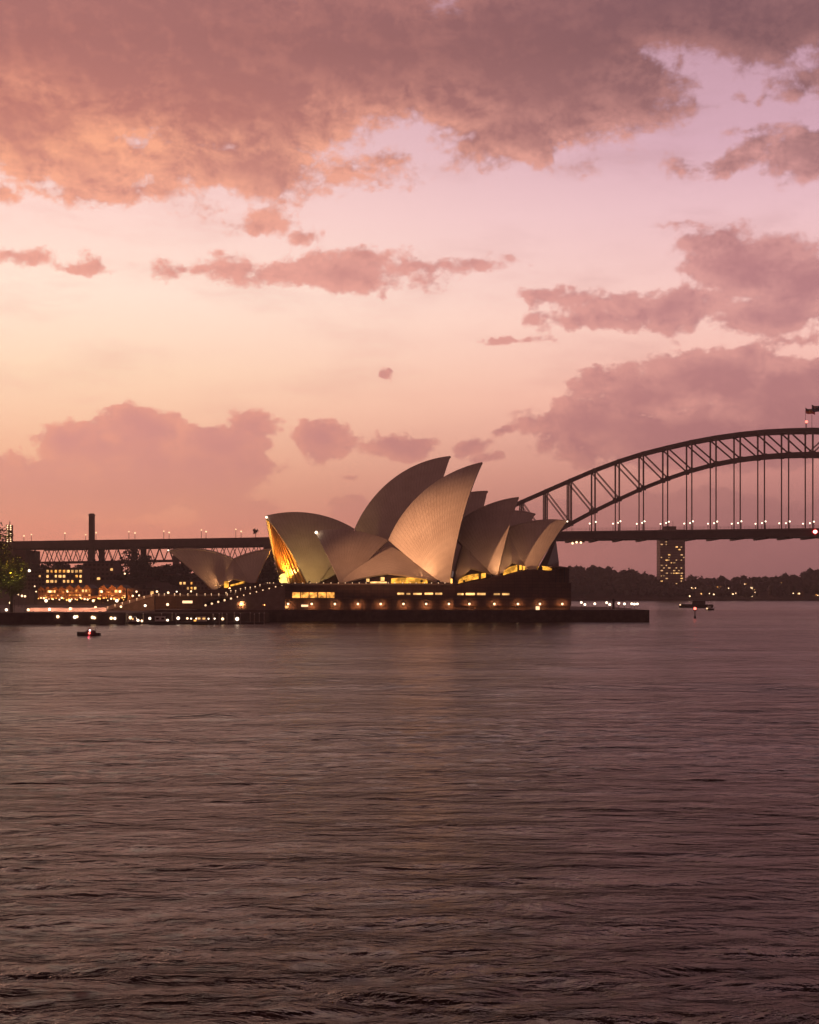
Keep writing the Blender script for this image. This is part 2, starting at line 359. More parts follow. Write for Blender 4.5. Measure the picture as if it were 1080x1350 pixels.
# ------------------------------------------------------------------ shared materials
M_TILE = None
def tile_mat():
    m = bpy.data.materials.new("ceramic_tile"); m.use_nodes = True; t = NT(m.node_tree); bs = m.node_tree.nodes['Principled BSDF']
    uv = t.n('ShaderNodeUVMap').outputs[0]; s = t.n('ShaderNodeSeparateXYZ'); t.link(uv, s.inputs[0])
    u, v = s.outputs[0], s.outputs[1]
    fr = t.math('FRACT', u); line = t.math('ABSOLUTE', t.math('SUBTRACT', fr, 0.5))       # ribs
    rib = t.mrange(line, 0.38, 0.5, 0.0, 1.0)
    ch = t.math('FRACT', t.math('ADD', t.math('MULTIPLY', v, 0.45), t.math('MULTIPLY', line, 1.6)))   # chevron lids
    lid = t.mrange(t.math('ABSOLUTE', t.math('SUBTRACT', ch, 0.5)), 0.40, 0.5, 0.0, 1.0)
    seam = t.math('MAXIMUM', rib, t.math('MULTIPLY', lid, 0.8))
    tc = t.n('ShaderNodeTexCoord'); nz = t.noise(tc.outputs['Object'], 0.12, 6.0, 0.6)
    nz2 = t.noise(t.vmath('MULTIPLY', uv, (1.0, 0.12, 1)), 2.2, 3.0, 0.6)
    base = t.mix(t.mrange(nz, 0.3, 0.7), (0.53, 0.45, 0.39, 1), (0.64, 0.56, 0.49, 1))
    base = t.mix(t.mrange(nz2, 0.35, 0.75, 0.0, 0.18), base, (0.34, 0.29, 0.25, 1))
    base = t.mix(t.math('MULTIPLY', seam, 0.30), base, (0.24, 0.20, 0.17, 1))
    t.link(base, bs.inputs['Base Color']); t.link(t.mrange(seam, 0, 1, 0.42, 0.7), bs.inputs['Roughness'])
    bp = t.n('ShaderNodeBump'); bp.inputs['Strength'].default_value = 0.5; bp.inputs['Distance'].default_value = 0.12; bp.invert = True
    t.link(seam, bp.inputs['Height']); t.link(bp.outputs[0], bs.inputs['Normal'])
    return m
M_TILE = tile_mat()
def granite_panels():
    m = bpy.data.materials.new('granite_panels'); m.use_nodes = True; t = NT(m.node_tree); bs = m.node_tree.nodes['Principled BSDF']
    tc = t.n('ShaderNodeTexCoord'); s = t.n('ShaderNodeSeparateXYZ'); t.link(tc.outputs['Object'], s.inputs[0])
    cb = t.n('ShaderNodeCombineXYZ'); t.link(t.math('ADD', s.outputs[0], s.outputs[1]), cb.inputs[0]); t.link(s.outputs[2], cb.inputs[1])
    br = t.n('ShaderNodeTexBrick'); t.link(cb.outputs[0], br.inputs['Vector']); br.inputs['Scale'].default_value = 1.0; br.inputs['Brick Width'].default_value = 2.4; br.inputs['Row Height'].default_value = 1.25; br.inputs['Mortar Size'].default_value = 0.06
    br.offset = 0.0; br.inputs['Color1'].default_value = (0.16, 0.085, 0.062, 1); br.inputs['Color2'].default_value = (0.12, 0.066, 0.05, 1); br.inputs['Mortar'].default_value = (0.05, 0.03, 0.024, 1)
    n = t.noise(tc.outputs['Object'], 0.25, 6.0, 0.65); c = t.mix(t.mrange(n, .35, .75, 0, .55), br.outputs[0], (0.05, 0.03, 0.024, 1))
    st = t.noise(t.vmath('MULTIPLY', tc.outputs['Object'], (1, 1, .08)), 0.9, 4.0, 0.6); c = t.mix(t.mrange(st, .5, .8, 0, .5), c, (0.035, 0.022, 0.018, 1))
    t.link(c, bs.inputs['Base Color']); bs.inputs['Roughness'].default_value = .7
    return m
M_GRANITE = granite_panels()
M_GRANITE_D = mat('granite_paving', (0.15, 0.09, 0.07), 0.7, 0.3, 0.5)
M_CONC = mat('raw_concrete', (0.26, 0.19, 0.16), 0.75, 0.25, 0.6)
M_SEAWALL = mat('seawall_stone', (0.085, 0.055, 0.045), 0.85, 0.5, 0.5, bump=0.5, bscale=1.5)
M_BRONZE = mat('bronze_mullion', (0.30, 0.15, 0.05), 0.45, 0.25, 0.8, metal=0.3)
M_STEEL = mat('grey_bridge_steel', (0.11, 0.068, 0.060), 0.6, 0.3, 0.25)
M_STONE = mat('pylon_granite', (0.20, 0.15, 0.13), 0.85, 0.25, 0.3, bump=0.3)
M_DARK = mat('dark_metal', (0.035, 0.028, 0.027), 0.5, 0.3, 1.0)
M_PALE = mat('pale_concrete', (0.50, 0.36, 0.30), 0.8, 0.2, 0.5)
M_WHITE = mat('white_paint', (0.70, 0.66, 0.62), 0.5, 0.12, 1.0)
M_BRICK = mat('sandstone_brick', (0.22, 0.12, 0.07), 0.85, 0.35, 0.5, bump=0.3)
M_BRICKD = mat('dark_brick', (0.14, 0.082, 0.066), 0.85, 0.35, 0.4, bump=0.3)
M_ROOF = mat('slate_roof', (0.055, 0.042, 0.042), 0.7, 0.3, 0.6)
M_BARK = mat('tree_bark', (0.06, 0.042, 0.03), 0.9, 0.4, 1.5, streak=True)
M_LEAF = mat('tree_leaves', (0.045, 0.052, 0.020), 0.65, 0.55, 0.35)
M_LEAF2 = mat('dark_tree_leaves', (0.055, 0.045, 0.028), 0.7, 0.5, 0.25)
M_SOIL = mat('land_soil', (0.08, 0.055, 0.042), 0.95, 0.4, 0.06)
M_PAVE = mat('harbour_paving', (0.14, 0.095, 0.078), 0.8, 0.3, 0.2)
M_ROAD = mat('asphalt', (0.05, 0.045, 0.045), 0.85, 0.2, 0.5)
def glass_mat():
    m = bpy.data.materials.new('bronze_glass'); m.use_nodes = True; bs = m.node_tree.nodes['Principled BSDF']
    bs.inputs['Base Color'].default_value = (0.035, 0.018, 0.012, 1); bs.inputs['Roughness'].default_value = 0.12; bs.inputs['Specular IOR Level'].default_value = 0.7
    return m
M_GLASS = glass_mat()
G_GLOBE = glow('lamp_globe', (1.0, 0.62, 0.33), 3.6)
G_WHITE = glow('white_lamp', (1.0, 0.76, 0.54), 3.8)
G_AMBER = glow('amber_lamp', (1.0, 0.45, 0.10), 3.2)
G_RED = glow('red_lamp', (1.0, 0.13, 0.09), 5.0)
G_WIN = glow('lit_window', (1.0, 0.40, 0.075), 1.35, 0.75, 0.35)
G_WIN2 = glow('lit_interior', (1.0, 0.42, 0.05), 1.25, 0.6, 0.35)
G_WIN3 = glow('lit_room', (1.0, 0.52, 0.17), 1.7, 0.6, 0.2)
G_DIM = glow('dim_room', (1.0, 0.56, 0.24), 0.75, 0.5, 0.2)
G_SOFT = glow('soft_light', (1.0, 0.60, 0.32), 1.9)

# ------------------------------------------------------------------ opera house
RAD = 75.0
BASE_Z = 5.0
opera = empty('opera_house', (10, 640, BASE_Z), 'white sail-roofed opera house on a dark reddish podium at the harbour edge', 'opera house')
class Hall:
    def __init__(s, px, Y, deg):
        s.o = Vector(((px - 540) / F * Y, Y, 0)); a = math.radians(deg)
        s.d = Vector((math.cos(a), math.sin(a), 0)); s.b = Vector((math.sin(a), -math.cos(a), 0))       # along the hall, towards the eye
    def pt(s, px, py, b=0.0):
        """the point seen at px,py on the vertical plane parallel to the hall, b metres off its axis"""
        o = s.o + s.b * b; k = (px - 540) / F
        t = (k * o.y - o.x) / (s.d.x - k * s.d.y); p = o + s.d * t
        return Vector((p.x, p.y, CAMH + (PY0 - py) / F * p.y))
    def mir(s, p):
        q = p - s.o; k = q.dot(s.b); return p - s.b * (2 * k)
def sph(A, B, Cc, low, rad=RAD):
    ab, ac = B - A, Cc - A; n = ab.cross(ac)
    o = A + (n.cross(ab) * ac.length_squared + ac.cross(n) * ab.length_squared) / (2 * n.length_squared)
    rc = (o - A).length; n.normalize()
    h = math.sqrt(max(rad * rad - rc * rc, 0.0))
    c1, c2 = o + n * h, o - n * h
    return c1 if (c1 - low).length < (c2 - low).length else c2
def slerp(a, b, t):
    w = a.angle(b)
    return a if w < 1e-6 else (a * math.sin((1 - t) * w) + b * math.sin(t * w)) / math.sin(w)
def patch_pts(P1, P2, A, B, pdir, low, ns=40, nt=30, rad=RAD):
    """part of a sphere fanning from the foot P1-P2 to the ridge A-B; the ridge lies in the vertical plane through A along pdir"""
    Cn = sph(A, B, P2, low, rad)
    P1 = Cn + (P1 - Cn).normalized() * rad
    nrm = pdir.cross(Vector((0, 0, 1))).normalized()
    Cp = Cn + nrm * (A - Cn).dot(nrm)
    rows = []
    for i in range(ns + 1):
        s = i / ns; foot = slerp(P1 - Cn, P2 - Cn, s); rd = Cp + slerp(A - Cp, B - Cp, s) - Cn
        rows.append([Cn + slerp(foot, rd, j / nt) for j in range(nt + 1)])
    return rows, Cn
def skin(mb, rows, Cn, flip=False, thick=1.0, rad=RAD, ribs=1.0, u0=0.0):
    ns, nt = len(rows), len(rows[0]); out = [p for r in rows for p in r]
    inn = [Cn + (p - Cn) * ((rad - thick) / rad) for p in out]
    L = (rows[0][0] - rows[0][-1]).length; Wd = sum((rows[i + 1][-1] - rows[i][-1]).length for i in range(ns - 1))
    uv = [(u0 + i / (ns - 1) * max(3, round(Wd / 1.9)), j / (nt - 1) * L) for i in range(ns) for j in range(nt)]
    mb.grid(out, ns, nt, uv)
    o = len(mb.v) - len(out)
    mb.grid(inn, ns, nt); o2 = len(mb.v) - len(inn)
    def strip(idx):
        for a, b in zip(idx[:-1], idx[1:]): mb.f.append((o + a, o + b, o2 + b, o2 + a))
    strip([j for j in range(nt)]); strip([(ns - 1) * nt + j for j in range(nt)]); strip([i * nt + nt - 1 for i in range(ns)]); strip([i * nt for i in range(ns)])
def fan(H, name, foot, footw, bf, R, T, label=None, thick=1.0, glass=True, rad=RAD, setback=2.6, ngl=16, lit=False):
    """a pair of mirrored shell halves: foot (px,py) at bf metres off axis towards the eye, ridge R -> T on the axis"""
    A, B = H.pt(*R), H.pt(*T)
    P2 = H.pt(foot[0], foot[1], bf); P1 = H.pt(foot[0] + footw, foot[1], bf)
    low = H.o + H.d * ((A + B) / 2 - H.o).dot(H.d) + Vector((0, 0, -60))
    rows, Cn = patch_pts(P1, P2, A, B, H.d, low, rad=rad)
    mb = MB(); skin(mb, rows, Cn, thick=thick, rad=rad)
    mrows = [[H.mir(p) for p in r] for r in rows]
    skin(mb, mrows, H.mir(Cn), thick=thick, rad=rad)
    o = mb.build(name, M_TILE, opera, smooth=True, label=label)
    o.data.set_sharp_from_angle(angle=math.radians(30))
    # ridge and mouth edge beams
    back = H.d * (-1 if (B - A).dot(H.d) > 0 else 1)
    kk = -3 if lit else -6
    e1 = [Cn + (p - Cn) * ((rad - thick - .35) / rad) for p in rows[kk]]; e2 = [H.mir(p) for p in e1]; setback = 0.0
    if glass:
        g = MB(); m = len(e1); n = ngl; pts = []
        for j in range(m - 3):
            a, b = e1[j] + back * setback, e2[j] + back * setback
            for i in range(n + 1): pts.append(a.lerp(b, i / n) - back * ((2.6 if lit else -1.5) * math.sin(math.pi * i / n) * (1 - j / m)))
        g.grid(pts, m - 3, n + 1); go = g.build('glass_wall', M_GLASS if not lit else MATS['gold_lit_glass'], opera, smooth=True)
        mu = MB()
        for i in range(0, n + 1, 1 if lit else 2):
            ps = [pts[j * (n + 1) + i] - back * 0.5 for j in range(m - 3)]
            for p, q in zip(ps[:-1], ps[1:]):
                if (p - q).length > 0.05: mu.bar(p, q, 0.3 if lit else 0.2, 0.4)
        mu.build('mullion_fan', M_BRONZE, go)
    return rows, mrows
def side(H, footL, footR, b, R, E, be, rad=RAD, name='side_shell', label=None):
    """the small pair of shells between two sails, opening to the side: ridge from R on the axis out to E"""
    A, Bp = H.pt(*R), H.pt(E[0], E[1], be)
    Bp = A + H.b * (be - (0.4 if H is HB else 1.5)) + Vector((0, 0, Bp.z - A.z)); A = A - Vector((0, 0, 0.4 if H is HB else 2.2)); b = b - (0.5 if H is HB else 2.0)
    edges = []
    mb = MB()
    for ft in (footL, footR):
        P2 = H.pt(ft[0], ft[1], b); low = (A + Bp) / 2 + Vector((0, 0, -60)) - H.b * 25
        P1 = P2 - H.b * 2.5
        rows, Cn = patch_pts(P1, P2, A, Bp, H.b, low, 20, 20, rad)
        skin(mb, rows, Cn, thick=0.7, rad=rad); skin(mb, [[H.mir(p) for p in r] for r in rows], H.mir(Cn), thick=0.7, rad=rad)
        edges.append(rows[-1])
    o = mb.build(name, M_TILE, opera, smooth=True, label=label); o.data.set_sharp_from_angle(angle=math.radians(30))
    # glass under the arch, set back
    g = MB(); el, er = edges; m = len(el); pts = []
    for e in (el, er[::-1]):
        for p in e:
            q = p - H.b * 1.6; pts += [q, Vector((q.x, q.y, BASE_Z + 8))]
    g.grid(pts, len(pts) // 2, 2); gl = g.build('side_glass', M_GLASS, opera)
    return el, er
gm = bpy.data.materials.new('gold_lit_glass'); gm.use_nodes = True; _b = gm.node_tree.nodes['Principled BSDF']
_b.inputs['Base Color'].default_value = (0.62, 0.30, 0.06, 1); _b.inputs['Roughness'].default_value = 0.35; MATS['gold_lit_glass'] = gm  # inner light put into the colour; other mouths have dark bronze glass

HN = Hall(512, 627, 0.5); HF = Hall(467.5, 678, 21.0); HB = Hall(308, 655, 6.0)
# near hall
fan(HN, 'roof_sail', (448, 768), 12, 17, (512, 712), (415, 700), 'low sail of the near hall, its tip to the left with a small lamp', setback=1.2)
fan(HN, 'roof_sail', (593, 768), -13, 20, (512, 712), (636, 609), 'tallest sail of the near hall, warmly floodlit')
fan(HN, 'roof_sail', (656, 758), -6, 16, (590, 700), (684, 655), 'second sail of the near hall, half in shade')
fan(HN, 'roof_sail', (706, 751), -8, 13, (655, 702), (748, 686), 'lowest sail of the near hall, nearest the bridge')
side(HN, (454, 768), (576, 768), 20, (512, 712), (512, 756), 19)
side(HN, (603, 766), (648, 757), 16, (618, 690), (626, 749), 16)
side(HN, (662, 757), (698, 750), 13.5, (672, 690), (679, 741), 13)
# far hall
fan(HF, 'roof_sail', (405, 768), 16, 21, (467.5, 697), (350, 680), 'low sail of the far hall with gold lit glass mouth', lit=True, setback=0.9, ngl=11)
fan(HF, 'roof_sail', (548, 768), -14, 22, (467.5, 697), (594, 601), 'tallest sail of the far hall, unlit')
fan(HF, 'roof_sail', (612, 760), -8, 18, (545, 690), (643, 647), 'second sail of the far hall, unlit')
fan(HF, 'roof_sail', (664, 752), -8, 15, (610, 692), (706, 677), 'lowest sail of the far hall, unlit')
side(HF, (421, 768), (530, 768), 21, (467.5, 697), (470, 738), 20)
# restaurant shells
fan(HB, 'restaurant_sail', (280, 777), 5, 9, (308, 736), (222, 725), 'small sail tipped to the left over the restaurant')
fan(HB, 'restaurant_sail', (336, 769), -7, 9, (308, 736), (358, 723), 'small sail tipped to the right over the restaurant')
side(HB, (285, 776), (329, 768), 9, (308, 736), (309, 763), 8.5, name='restaurant_side_shell')

# podium
def PX(px, Y): return (px - 540) / F * Y
def PZ(py, Y): return CAMH + (PY0 - py) / F * Y
FY = 603.0
m = MB(); m.box(PX(348, FY), PX(598, FY), FY, 700, 9.4, PZ(770.5, FY)); m.build('podium', M_GRANITE, opera)
m = MB(); m.box(PX(267, FY), PX(752, FY), FY + 1.6, 700, 4.6, 9.4); m.build('podium_lower_wall', M_GRANITE, opera)
prof = [(598, 770.5), (598, 800), (753, 800), (753, 768.5), (749, 768.5), (749, 748), (722, 753), (704, 750.5), (690, 752), (672, 757), (655, 760), (636, 765), (615, 769)]
m = MB(); pr = [(PX(a, FY), max(PZ(b, FY), 6.2) if b == 800 else PZ(b, FY)) for a, b in prof]; m.xprism(pr, FY - 0.6, 690); m.build('foyer_podium', M_GRANITE, opera)
m = MB(); m.box(PX(344, FY), PX(598, FY) - 0.01, FY - 1.4, FY + 0.8, PZ(771.6, FY), PZ(769, FY)); m.build('parapet', M_CONC, opera)
m = MB(); m.box(PX(352, FY), PX(752, FY), FY - 0.9, FY - 0.61, PZ(789.6, FY), PZ(788.2, FY)); m.build('ledge', M_GRANITE_D, opera)
for a, b in ((385, 441.5),):
    for k in range(5):
        x0 = a + (b - a) / 5 * k; m = MB(); m.box(PX(x0 + 0.6, FY), PX(x0 + (b - a) / 5 - 0.6, FY), FY - 0.25, FY + 0.2, PZ(789, FY), PZ(781, FY)); m.build('window', G_WIN, opera)
for a, b, y0, y1 in ((524, 533, 784, 781.5), (536, 541, 784, 781.8), (545, 556, 784, 781.8), (560, 571, 784, 781.5), (574, 583, 784, 781.5), (603, 611, 784.5, 782), (614, 626, 784.5, 781.8), (629, 640, 784.5, 781.8), (651, 659, 784.5, 782.2), (662, 671.5, 784.5, 782)):
    m = MB(); m.box(PX(a, FY), PX(b, FY), FY - 0.8 if a > 597 else FY - 0.2, FY, PZ(y0, FY), PZ(y1, FY)); m.build('slot_window', G_WIN3, opera)
for a, b, y0, y1 in ((397, 406, 800, 797.3), (369, 372, 802, 799.5), (376, 380, 802, 798.8), (707, 711.3, 806.5, 799.5)):
    m = MB(); m.box(PX(a, FY), PX(b, FY), (FY - 0.8 if a > 597 else FY + 1.35), FY + 1.8, PZ(y0, FY), PZ(y1, FY)); m.build('lit_doorway', G_SOFT if a > 390 else G_WIN3, opera)
# lit foyers behind the side openings
def lit_strip(H, pts_top, pts_bot, b, name='foyer_window', mt=None):
    m = MB(); n = len(pts_top); vs = [H.pt(x, y, b) for x, y in pts_top] + [H.pt(x, y, b) for x, y in pts_bot]
    m.add(vs, [(i, n + i, n + i + 1, i + 1) for i in range(n - 1)])
    q = [v - H.b * 0.4 for v in vs]; m.add(q, [(i, i + 1, n + i + 1, n + i) for i in range(n - 1)])
    return m.build(name, mt or G_WIN2, opera)
lit_strip(HN, [(516, 762.5), (528, 761.6), (540, 761.4), (552, 762), (563, 764)], [(515.5, 769.6), (528, 769.6), (540, 769.6), (552, 769.6), (564, 769.6)], 20.5)
lit_strip(HN, [(605.5, 764), (612, 759.8), (622, 757), (631, 756.3)], [(604, 769.5), (612, 767.2), (622, 764.8), (631, 763)], 17.2)
lit_strip(HN, [(635, 756), (640.5, 755.4)], [(634.5, 763), (640.5, 761.4)], 17.2)
lit_strip(HN, [(665, 752), (672, 747.4), (682, 744.6)], [(663.5, 758.5), (672, 755.6), (682, 753)], 14.6)
lit_strip(HN, [(685, 745), (688, 745.4)], [(685, 751.5), (688, 751)], 14.6); lit_strip(HN, [(689.5, 746), (692.5, 746.8)], [(689.5, 752), (692.5, 751)], 14.6)
lit_strip(HN, [(483, 763), (487, 763)], [(483, 767), (487, 767)], 20.5, mt=G_WIN3); lit_strip(HN, [(502, 761), (507, 761)], [(502, 766), (507, 766)], 20.5, mt=G_WIN3)
lit_strip(HN, [(488, 767), (500, 766.5), (510, 767)], [(488, 769), (500, 769), (510, 769)], 20.5, mt=G_WIN3)
lit_strip(HN, [(594.2, 763), (596.5, 763)], [(594.2, 769), (596.5, 769)], 20.5, mt=G_AMBER)
lit_strip(HB, [(295.5, 767), (299, 766), (301.5, 766)], [(295.5, 775), (299, 775), (301.5, 774)], 9.6)
lit_strip(HB, [(304, 771), (312, 769), (322, 766)], [(304, 773), (312, 771.5), (322, 769)], 9.6)
lit_strip(HN, [(706, 749), (712, 746), (722, 747), (728, 750)], [(709, 752), (714, 751), (722, 752), (727, 752)], 11.0)
# north foyer glass and terrace canopy
m = MB(); top = HN.pt(741, 700, 0)
bs_ = [HN.pt(709, 750, 12), HN.pt(722, 745, 10), HN.pt(737, 741, 3), HN.pt(736, 741, -5)]
tp = [HN.pt(730, 712, 6), HN.pt(733, 712, 5), HN.pt(733.5, 714, 2), HN.pt(733, 714, -4)]
m.grid(bs_ + tp, 2, 4); lo = [Vector((v.x, v.y, v.z - 6)) for v in bs_]; m.grid(lo + bs_, 2, 4)
m.build('north_foyer_glass', M_GLASS, opera)
m = MB(); m.xprism([(PX(729, 600), PZ(747.6, 600)), (PX(729, 600), PZ(746.2, 600)), (PX(740, 600), PZ(746.8, 600)), (PX(753, 600), PZ(748.6, 600)), (PX(753, 600), PZ(749.6, 600))], 598, 622); m.build('terrace_canopy', M_CONC, opera)
for x in (733, 738.5, 744.5, 750):
    m = MB(); m.tube((PX(x, 601), 601, PZ(768, 601)), (PX(x, 601), 601, PZ(748.3, 601)), 0.18); m.build('canopy_post', M_DARK, opera)

# handrail lights
k = 0
def rail_light(px, py, Y, r=0.24):
    m = MB(); p = P(px, py, Y); m.sphere(p, r, 6, 4); m.tube(p - Vector((0, 0, 0.9)), p, 0.05, n=5); m.build('rail_light', G_SOFT, opera)
# monumental stairs and the lower podium to the left
def stairs(name, x0, z0, x1, z1, y0, y1, n, mt):
    pr = []; 
    for k in range(n):
        xa = x0 + (x1 - x0) * k / n; xb = x0 + (x1 - x0) * (k + 1) / n; z = z0 + (z1 - z0) * (k + 1) / n
        pr += [(xa, z), (xb, z)]
    pr += [(x1, min(z0, z1) - 1.0), (x0, min(z0, z1) - 1.0)]
    m = MB(); m.xprism(pr if x1 > x0 else pr[::-1], y0, y1); return m.build(name, mt, opera)
stairs('podium_stairs', PX(267, FY), PZ(801, FY), PX(376, FY), PZ(771.4, FY), FY - 1.0, FY + 1.5, 40, M_CONC)
stairs('monumental_stairs', PX(262, 625), PZ(799, 625), PX(360, 625), PZ(770.5, 625), FY + 1.6, 690, 60, M_GRANITE_D)
BY = 640.0
m = MB(); m.box(PX(204, BY), PX(300, BY), BY, 700, 4.3, PZ(784.5, BY)); m.build('restaurant_podium', M_GRANITE, opera)
m = MB(); m.box(PX(204, BY), PX(331, BY), BY - 1.2, BY - 0.02, PZ(786, BY), PZ(783.4, BY)); m.build('podium_cornice', M_CONC, opera)
m = MB(); m.xprism([(PX(252, 648), PZ(784, 648)), (PX(345, 648), PZ(784, 648)), (PX(352, 648), PZ(768, 648)), (PX(328, 648), PZ(768.5, 648)), (PX(298, 648), PZ(777, 648)), (PX(262, 648), PZ(778.5, 648))], 643.5, 692); m.build('restaurant_terrace', M_GRANITE, opera)
stairs('west_stairs', PX(138, BY), PZ(804, BY), PX(204, BY), PZ(783.6, BY), BY - 1.0, 690, 30, M_CONC)
m = MB(); m.xprism([(PX(120, BY), PZ(805.5, BY)), (PX(140, BY), PZ(805.5, BY)), (PX(204, BY), PZ(785.4, BY)), (PX(204, BY), PZ(782.2, BY)), (PX(138, BY), PZ(800.5, BY)), (PX(120, BY), PZ(801.5, BY))], BY - 1.6, BY - 1.01); m.build('ramp_parapet', M_PALE, opera)  # light along the ramp put into the band's pale pink colour
for i in range(7): rail_light(142 + i * 9.6, 800.2 - i * 2.75, BY - 1.9, 0.2)
for i in range(26): rail_light(352 + i * 9.4 + random.Random(i).uniform(-1, 1), 768.7, FY - 0.4, 0.2)
for i in range(13): rail_light(271 + i * 8.4, 798 - i * 2.22, FY - 0.6, 0.26 if i > 4 else 0.42)
for i in range(10): rail_light(298 + i * 6.4, 780.5 - i * 1.3 + random.Random(i).uniform(-1, 1), 630 - 1.2, 0.22)
for i in range(12): rail_light(208 + i * 10.2 + random.Random(i).uniform(-2, 2), 783, BY - 1.4, 0.2)

# broadwalk round the podium
m = MB(); m.prism([(PX(350, 594), 594), (PX(856, 594), 594), (PX(856, 594) + 1, 690), (PX(700, 800), 760), (PX(204, 700), 760), (PX(204, 600), 600), (PX(350, 594), 600)], -2.0, PZ(804.5, 594))
bw = m.build('broadwalk', M_PAVE, kind='structure')
m = MB(); m.box(PX(350, 594), PX(856, 594), 593.4, 594 - 0.01, -2.0, PZ(804, 594)); m.build('quay_wall', M_SEAWALL, label='dark stone quay wall below the opera house, along the water', cat='wall')

# small lamps on the sail tips
for i, (H, x, y, b, lab) in enumerate(((HN, 417, 702, 1.5, 'bright white lamp on the left tip of the near low sail'), (HF, 351.5, 682, 1.0, 'gold lamp at the left tip of the far low sail'), (HB, 222, 725.5, 0.5, 'tiny lamp on the left tip of the restaurant sail'), (HN, 748, 687.5, 0.8, 'pale lamp on the right tip of the lowest near sail'))):
    p = H.pt(x, y, b); t = empty('sail_lamp', p, lab, 'lamp', 'lamps on the tips of the sails')
    m = MB(); m.sphere(p - Vector((0, 0.3, 0)), (0.6, 0.5, 0.3, 0.3)[i], 8, 6); m.build('lamp_glass', G_WHITE, t)
    m = MB(); m.tube(p + Vector((0.1, 0.5, -0.9)), p + Vector((0, 0, -0.3)), 0.12); m.build('bracket', M_DARK, t)
    if i == 0:
        ld = bpy.data.lights.new('sail_lamp_light', 'POINT'); ld.energy = 90; ld.color = (1, .8, .55); ld.shadow_soft_size = 0.3
        lo = bpy.data.objects.new('sail_lamp_light', ld); C.objects.link(lo); lo.parent = t; lo.location = (0, -1.4, 0)

# ------------------------------------------------------------------ floodlights that the sails are lit by
def flood(loc, target, energy, color, size_deg, blend, label, r=0.6, mast=True, ground=4.0):
    loc, target = Vector(loc), Vector(target); t = empty('floodlight', (loc.x, loc.y, ground), label, 'floodlight', 'floodlights that wash the sails')
    ld = bpy.data.lights.new('flood_beam', 'SPOT'); ld.energy = energy; ld.color = color; ld.spot_size = math.radians(size_deg); ld.spot_blend = blend; ld.shadow_soft_size = r
    lo = bpy.data.objects.new('flood_beam', ld); C.objects.link(lo); lo.parent = t; d = (target - loc).normalized()
    lo.location = loc + d * 0.8 - t.location; lo.rotation_euler = d.to_track_quat('-Z', 'Y').to_euler()
    m = MB(); m.tube((loc.x, loc.y, ground), loc - Vector((0, 0, 0.3)), 0.12 if not mast else 0.3, 0.08 if not mast else 0.16); m.build('mast', M_DARK, t)
    m = MB(); m.bar(loc - d * 0.4, loc + d * 0.35, 0.9, 0.6); m.build('lamp_head', M_DARK, t)
flood((-215, 520, 34), (0, 610, 34), 4.2e6, (1.0, 0.46, 0.22), 13.5, 1.0, 'tall mast floodlight at the far left quay', 0.9)
flood((PX(408, 622), 622, 16.2), P(412, 742, 650), 26000, (1.0, 0.64, 0.20), 72, 1.0, 'low floodlight at the foot of the far low sail', 0.4, False, PZ(770.5, 622))
gp = HF.pt(381, 762, 3) - HF.d * 4.5
flood(gp, gp + HF.d * 4.5 + Vector((0, 0, 9)), 60000, (1.0, 0.45, 0.07), 150, 0.6, 'added floodlight outside the gold lit glass mouth', 0.5, False, 14)  # added outside the glass in place of the light within
m = MB(); q = [HF.pt(382 + 7.5 * math.cos(a), 763 - 7.0 * math.sin(a), 1.5) - HF.d * 2.2 for a in [math.radians(-50 + 280 / 12 * i) for i in range(13)]]
m.add(q, [tuple(range(13))]); m.add([v - HF.d * .3 for v in q], [tuple(range(13))[::-1]]); m.build('foyer_glow', glow('foyer_glow_disc', (1.0, 0.60, 0.15), 2.2, .3, .5), opera)  # glowing disc stands for the bright light low in the glass mouth
m = MB(); q = [HF.pt(x, y, 8) - HF.d * 1.5 for x, y in ((392, 767), (397, 767), (397, 757), (393.5, 756))]; m.add(q, [(0, 1, 2, 3)]); m.build('foyer_glow', G_WIN2, opera)
for i, (H, fx, fy, tx, ty, en) in enumerate(((HN, 662, 757, 668, 728, 5200), (HN, 726, 757, 726, 712, 4200), (HN, 556, 766, 566, 725, 5000), (HN, 612, 766, 618, 745, 2400), (HB, 305, 777, 280, 748, 10000))):
    lp = H.pt(fx, fy, 22 if H is HN else 12); flood(lp, H.pt(tx, ty, 6), en, (1.0, 0.50, 0.22), 110, 1.0, ['small floodlight below the second sail, between the glowing windows', 'small floodlight below the lowest near sail', 'small floodlight on the parapet under the tallest near sail', 'small floodlight on the parapet under the second sail', 'small floodlight under the restaurant sails'][i], 0.4, False, lp.z - 1.0)

# ------------------------------------------------------------------ arch bridge
def YP(py, Y=1100.0): return PZ(py, Y)
BX, YN, YF = 300.0, 1100.0, 1121.0                      # crown, near and far truss
bridge = empty('arch_bridge', (BX, 1111, 0), 'great dark steel arch bridge with hangers, spanning the harbour on the right', 'bridge')
PANEL = 18.0
def node_x(k): return BX + (k - 14) * PANEL
top_px = {0: 690, 1: 676, 2: 661, 3: 647, 4: 633, 5: 619.5, 6: 607.5, 7: 597.5, 8: 589.5, 9: 582.2, 10: 576.3, 11: 571.8, 12: 568.6, 13: 566.9, 14: 566.2}
bot_px = {0: 771, 1: 750, 2: 729, 3: 709, 4: 690.5, 5: 673.5, 6: 658, 7: 643.5, 8: 631, 9: 620, 10: 611.3, 11: 605.2, 12: 601.2, 13: 598.8, 14: 598.0}
tz = lambda k: YP(top_px[min(k, 28 - k)]); bz = lambda k: YP(bot_px[min(k, 28 - k)])
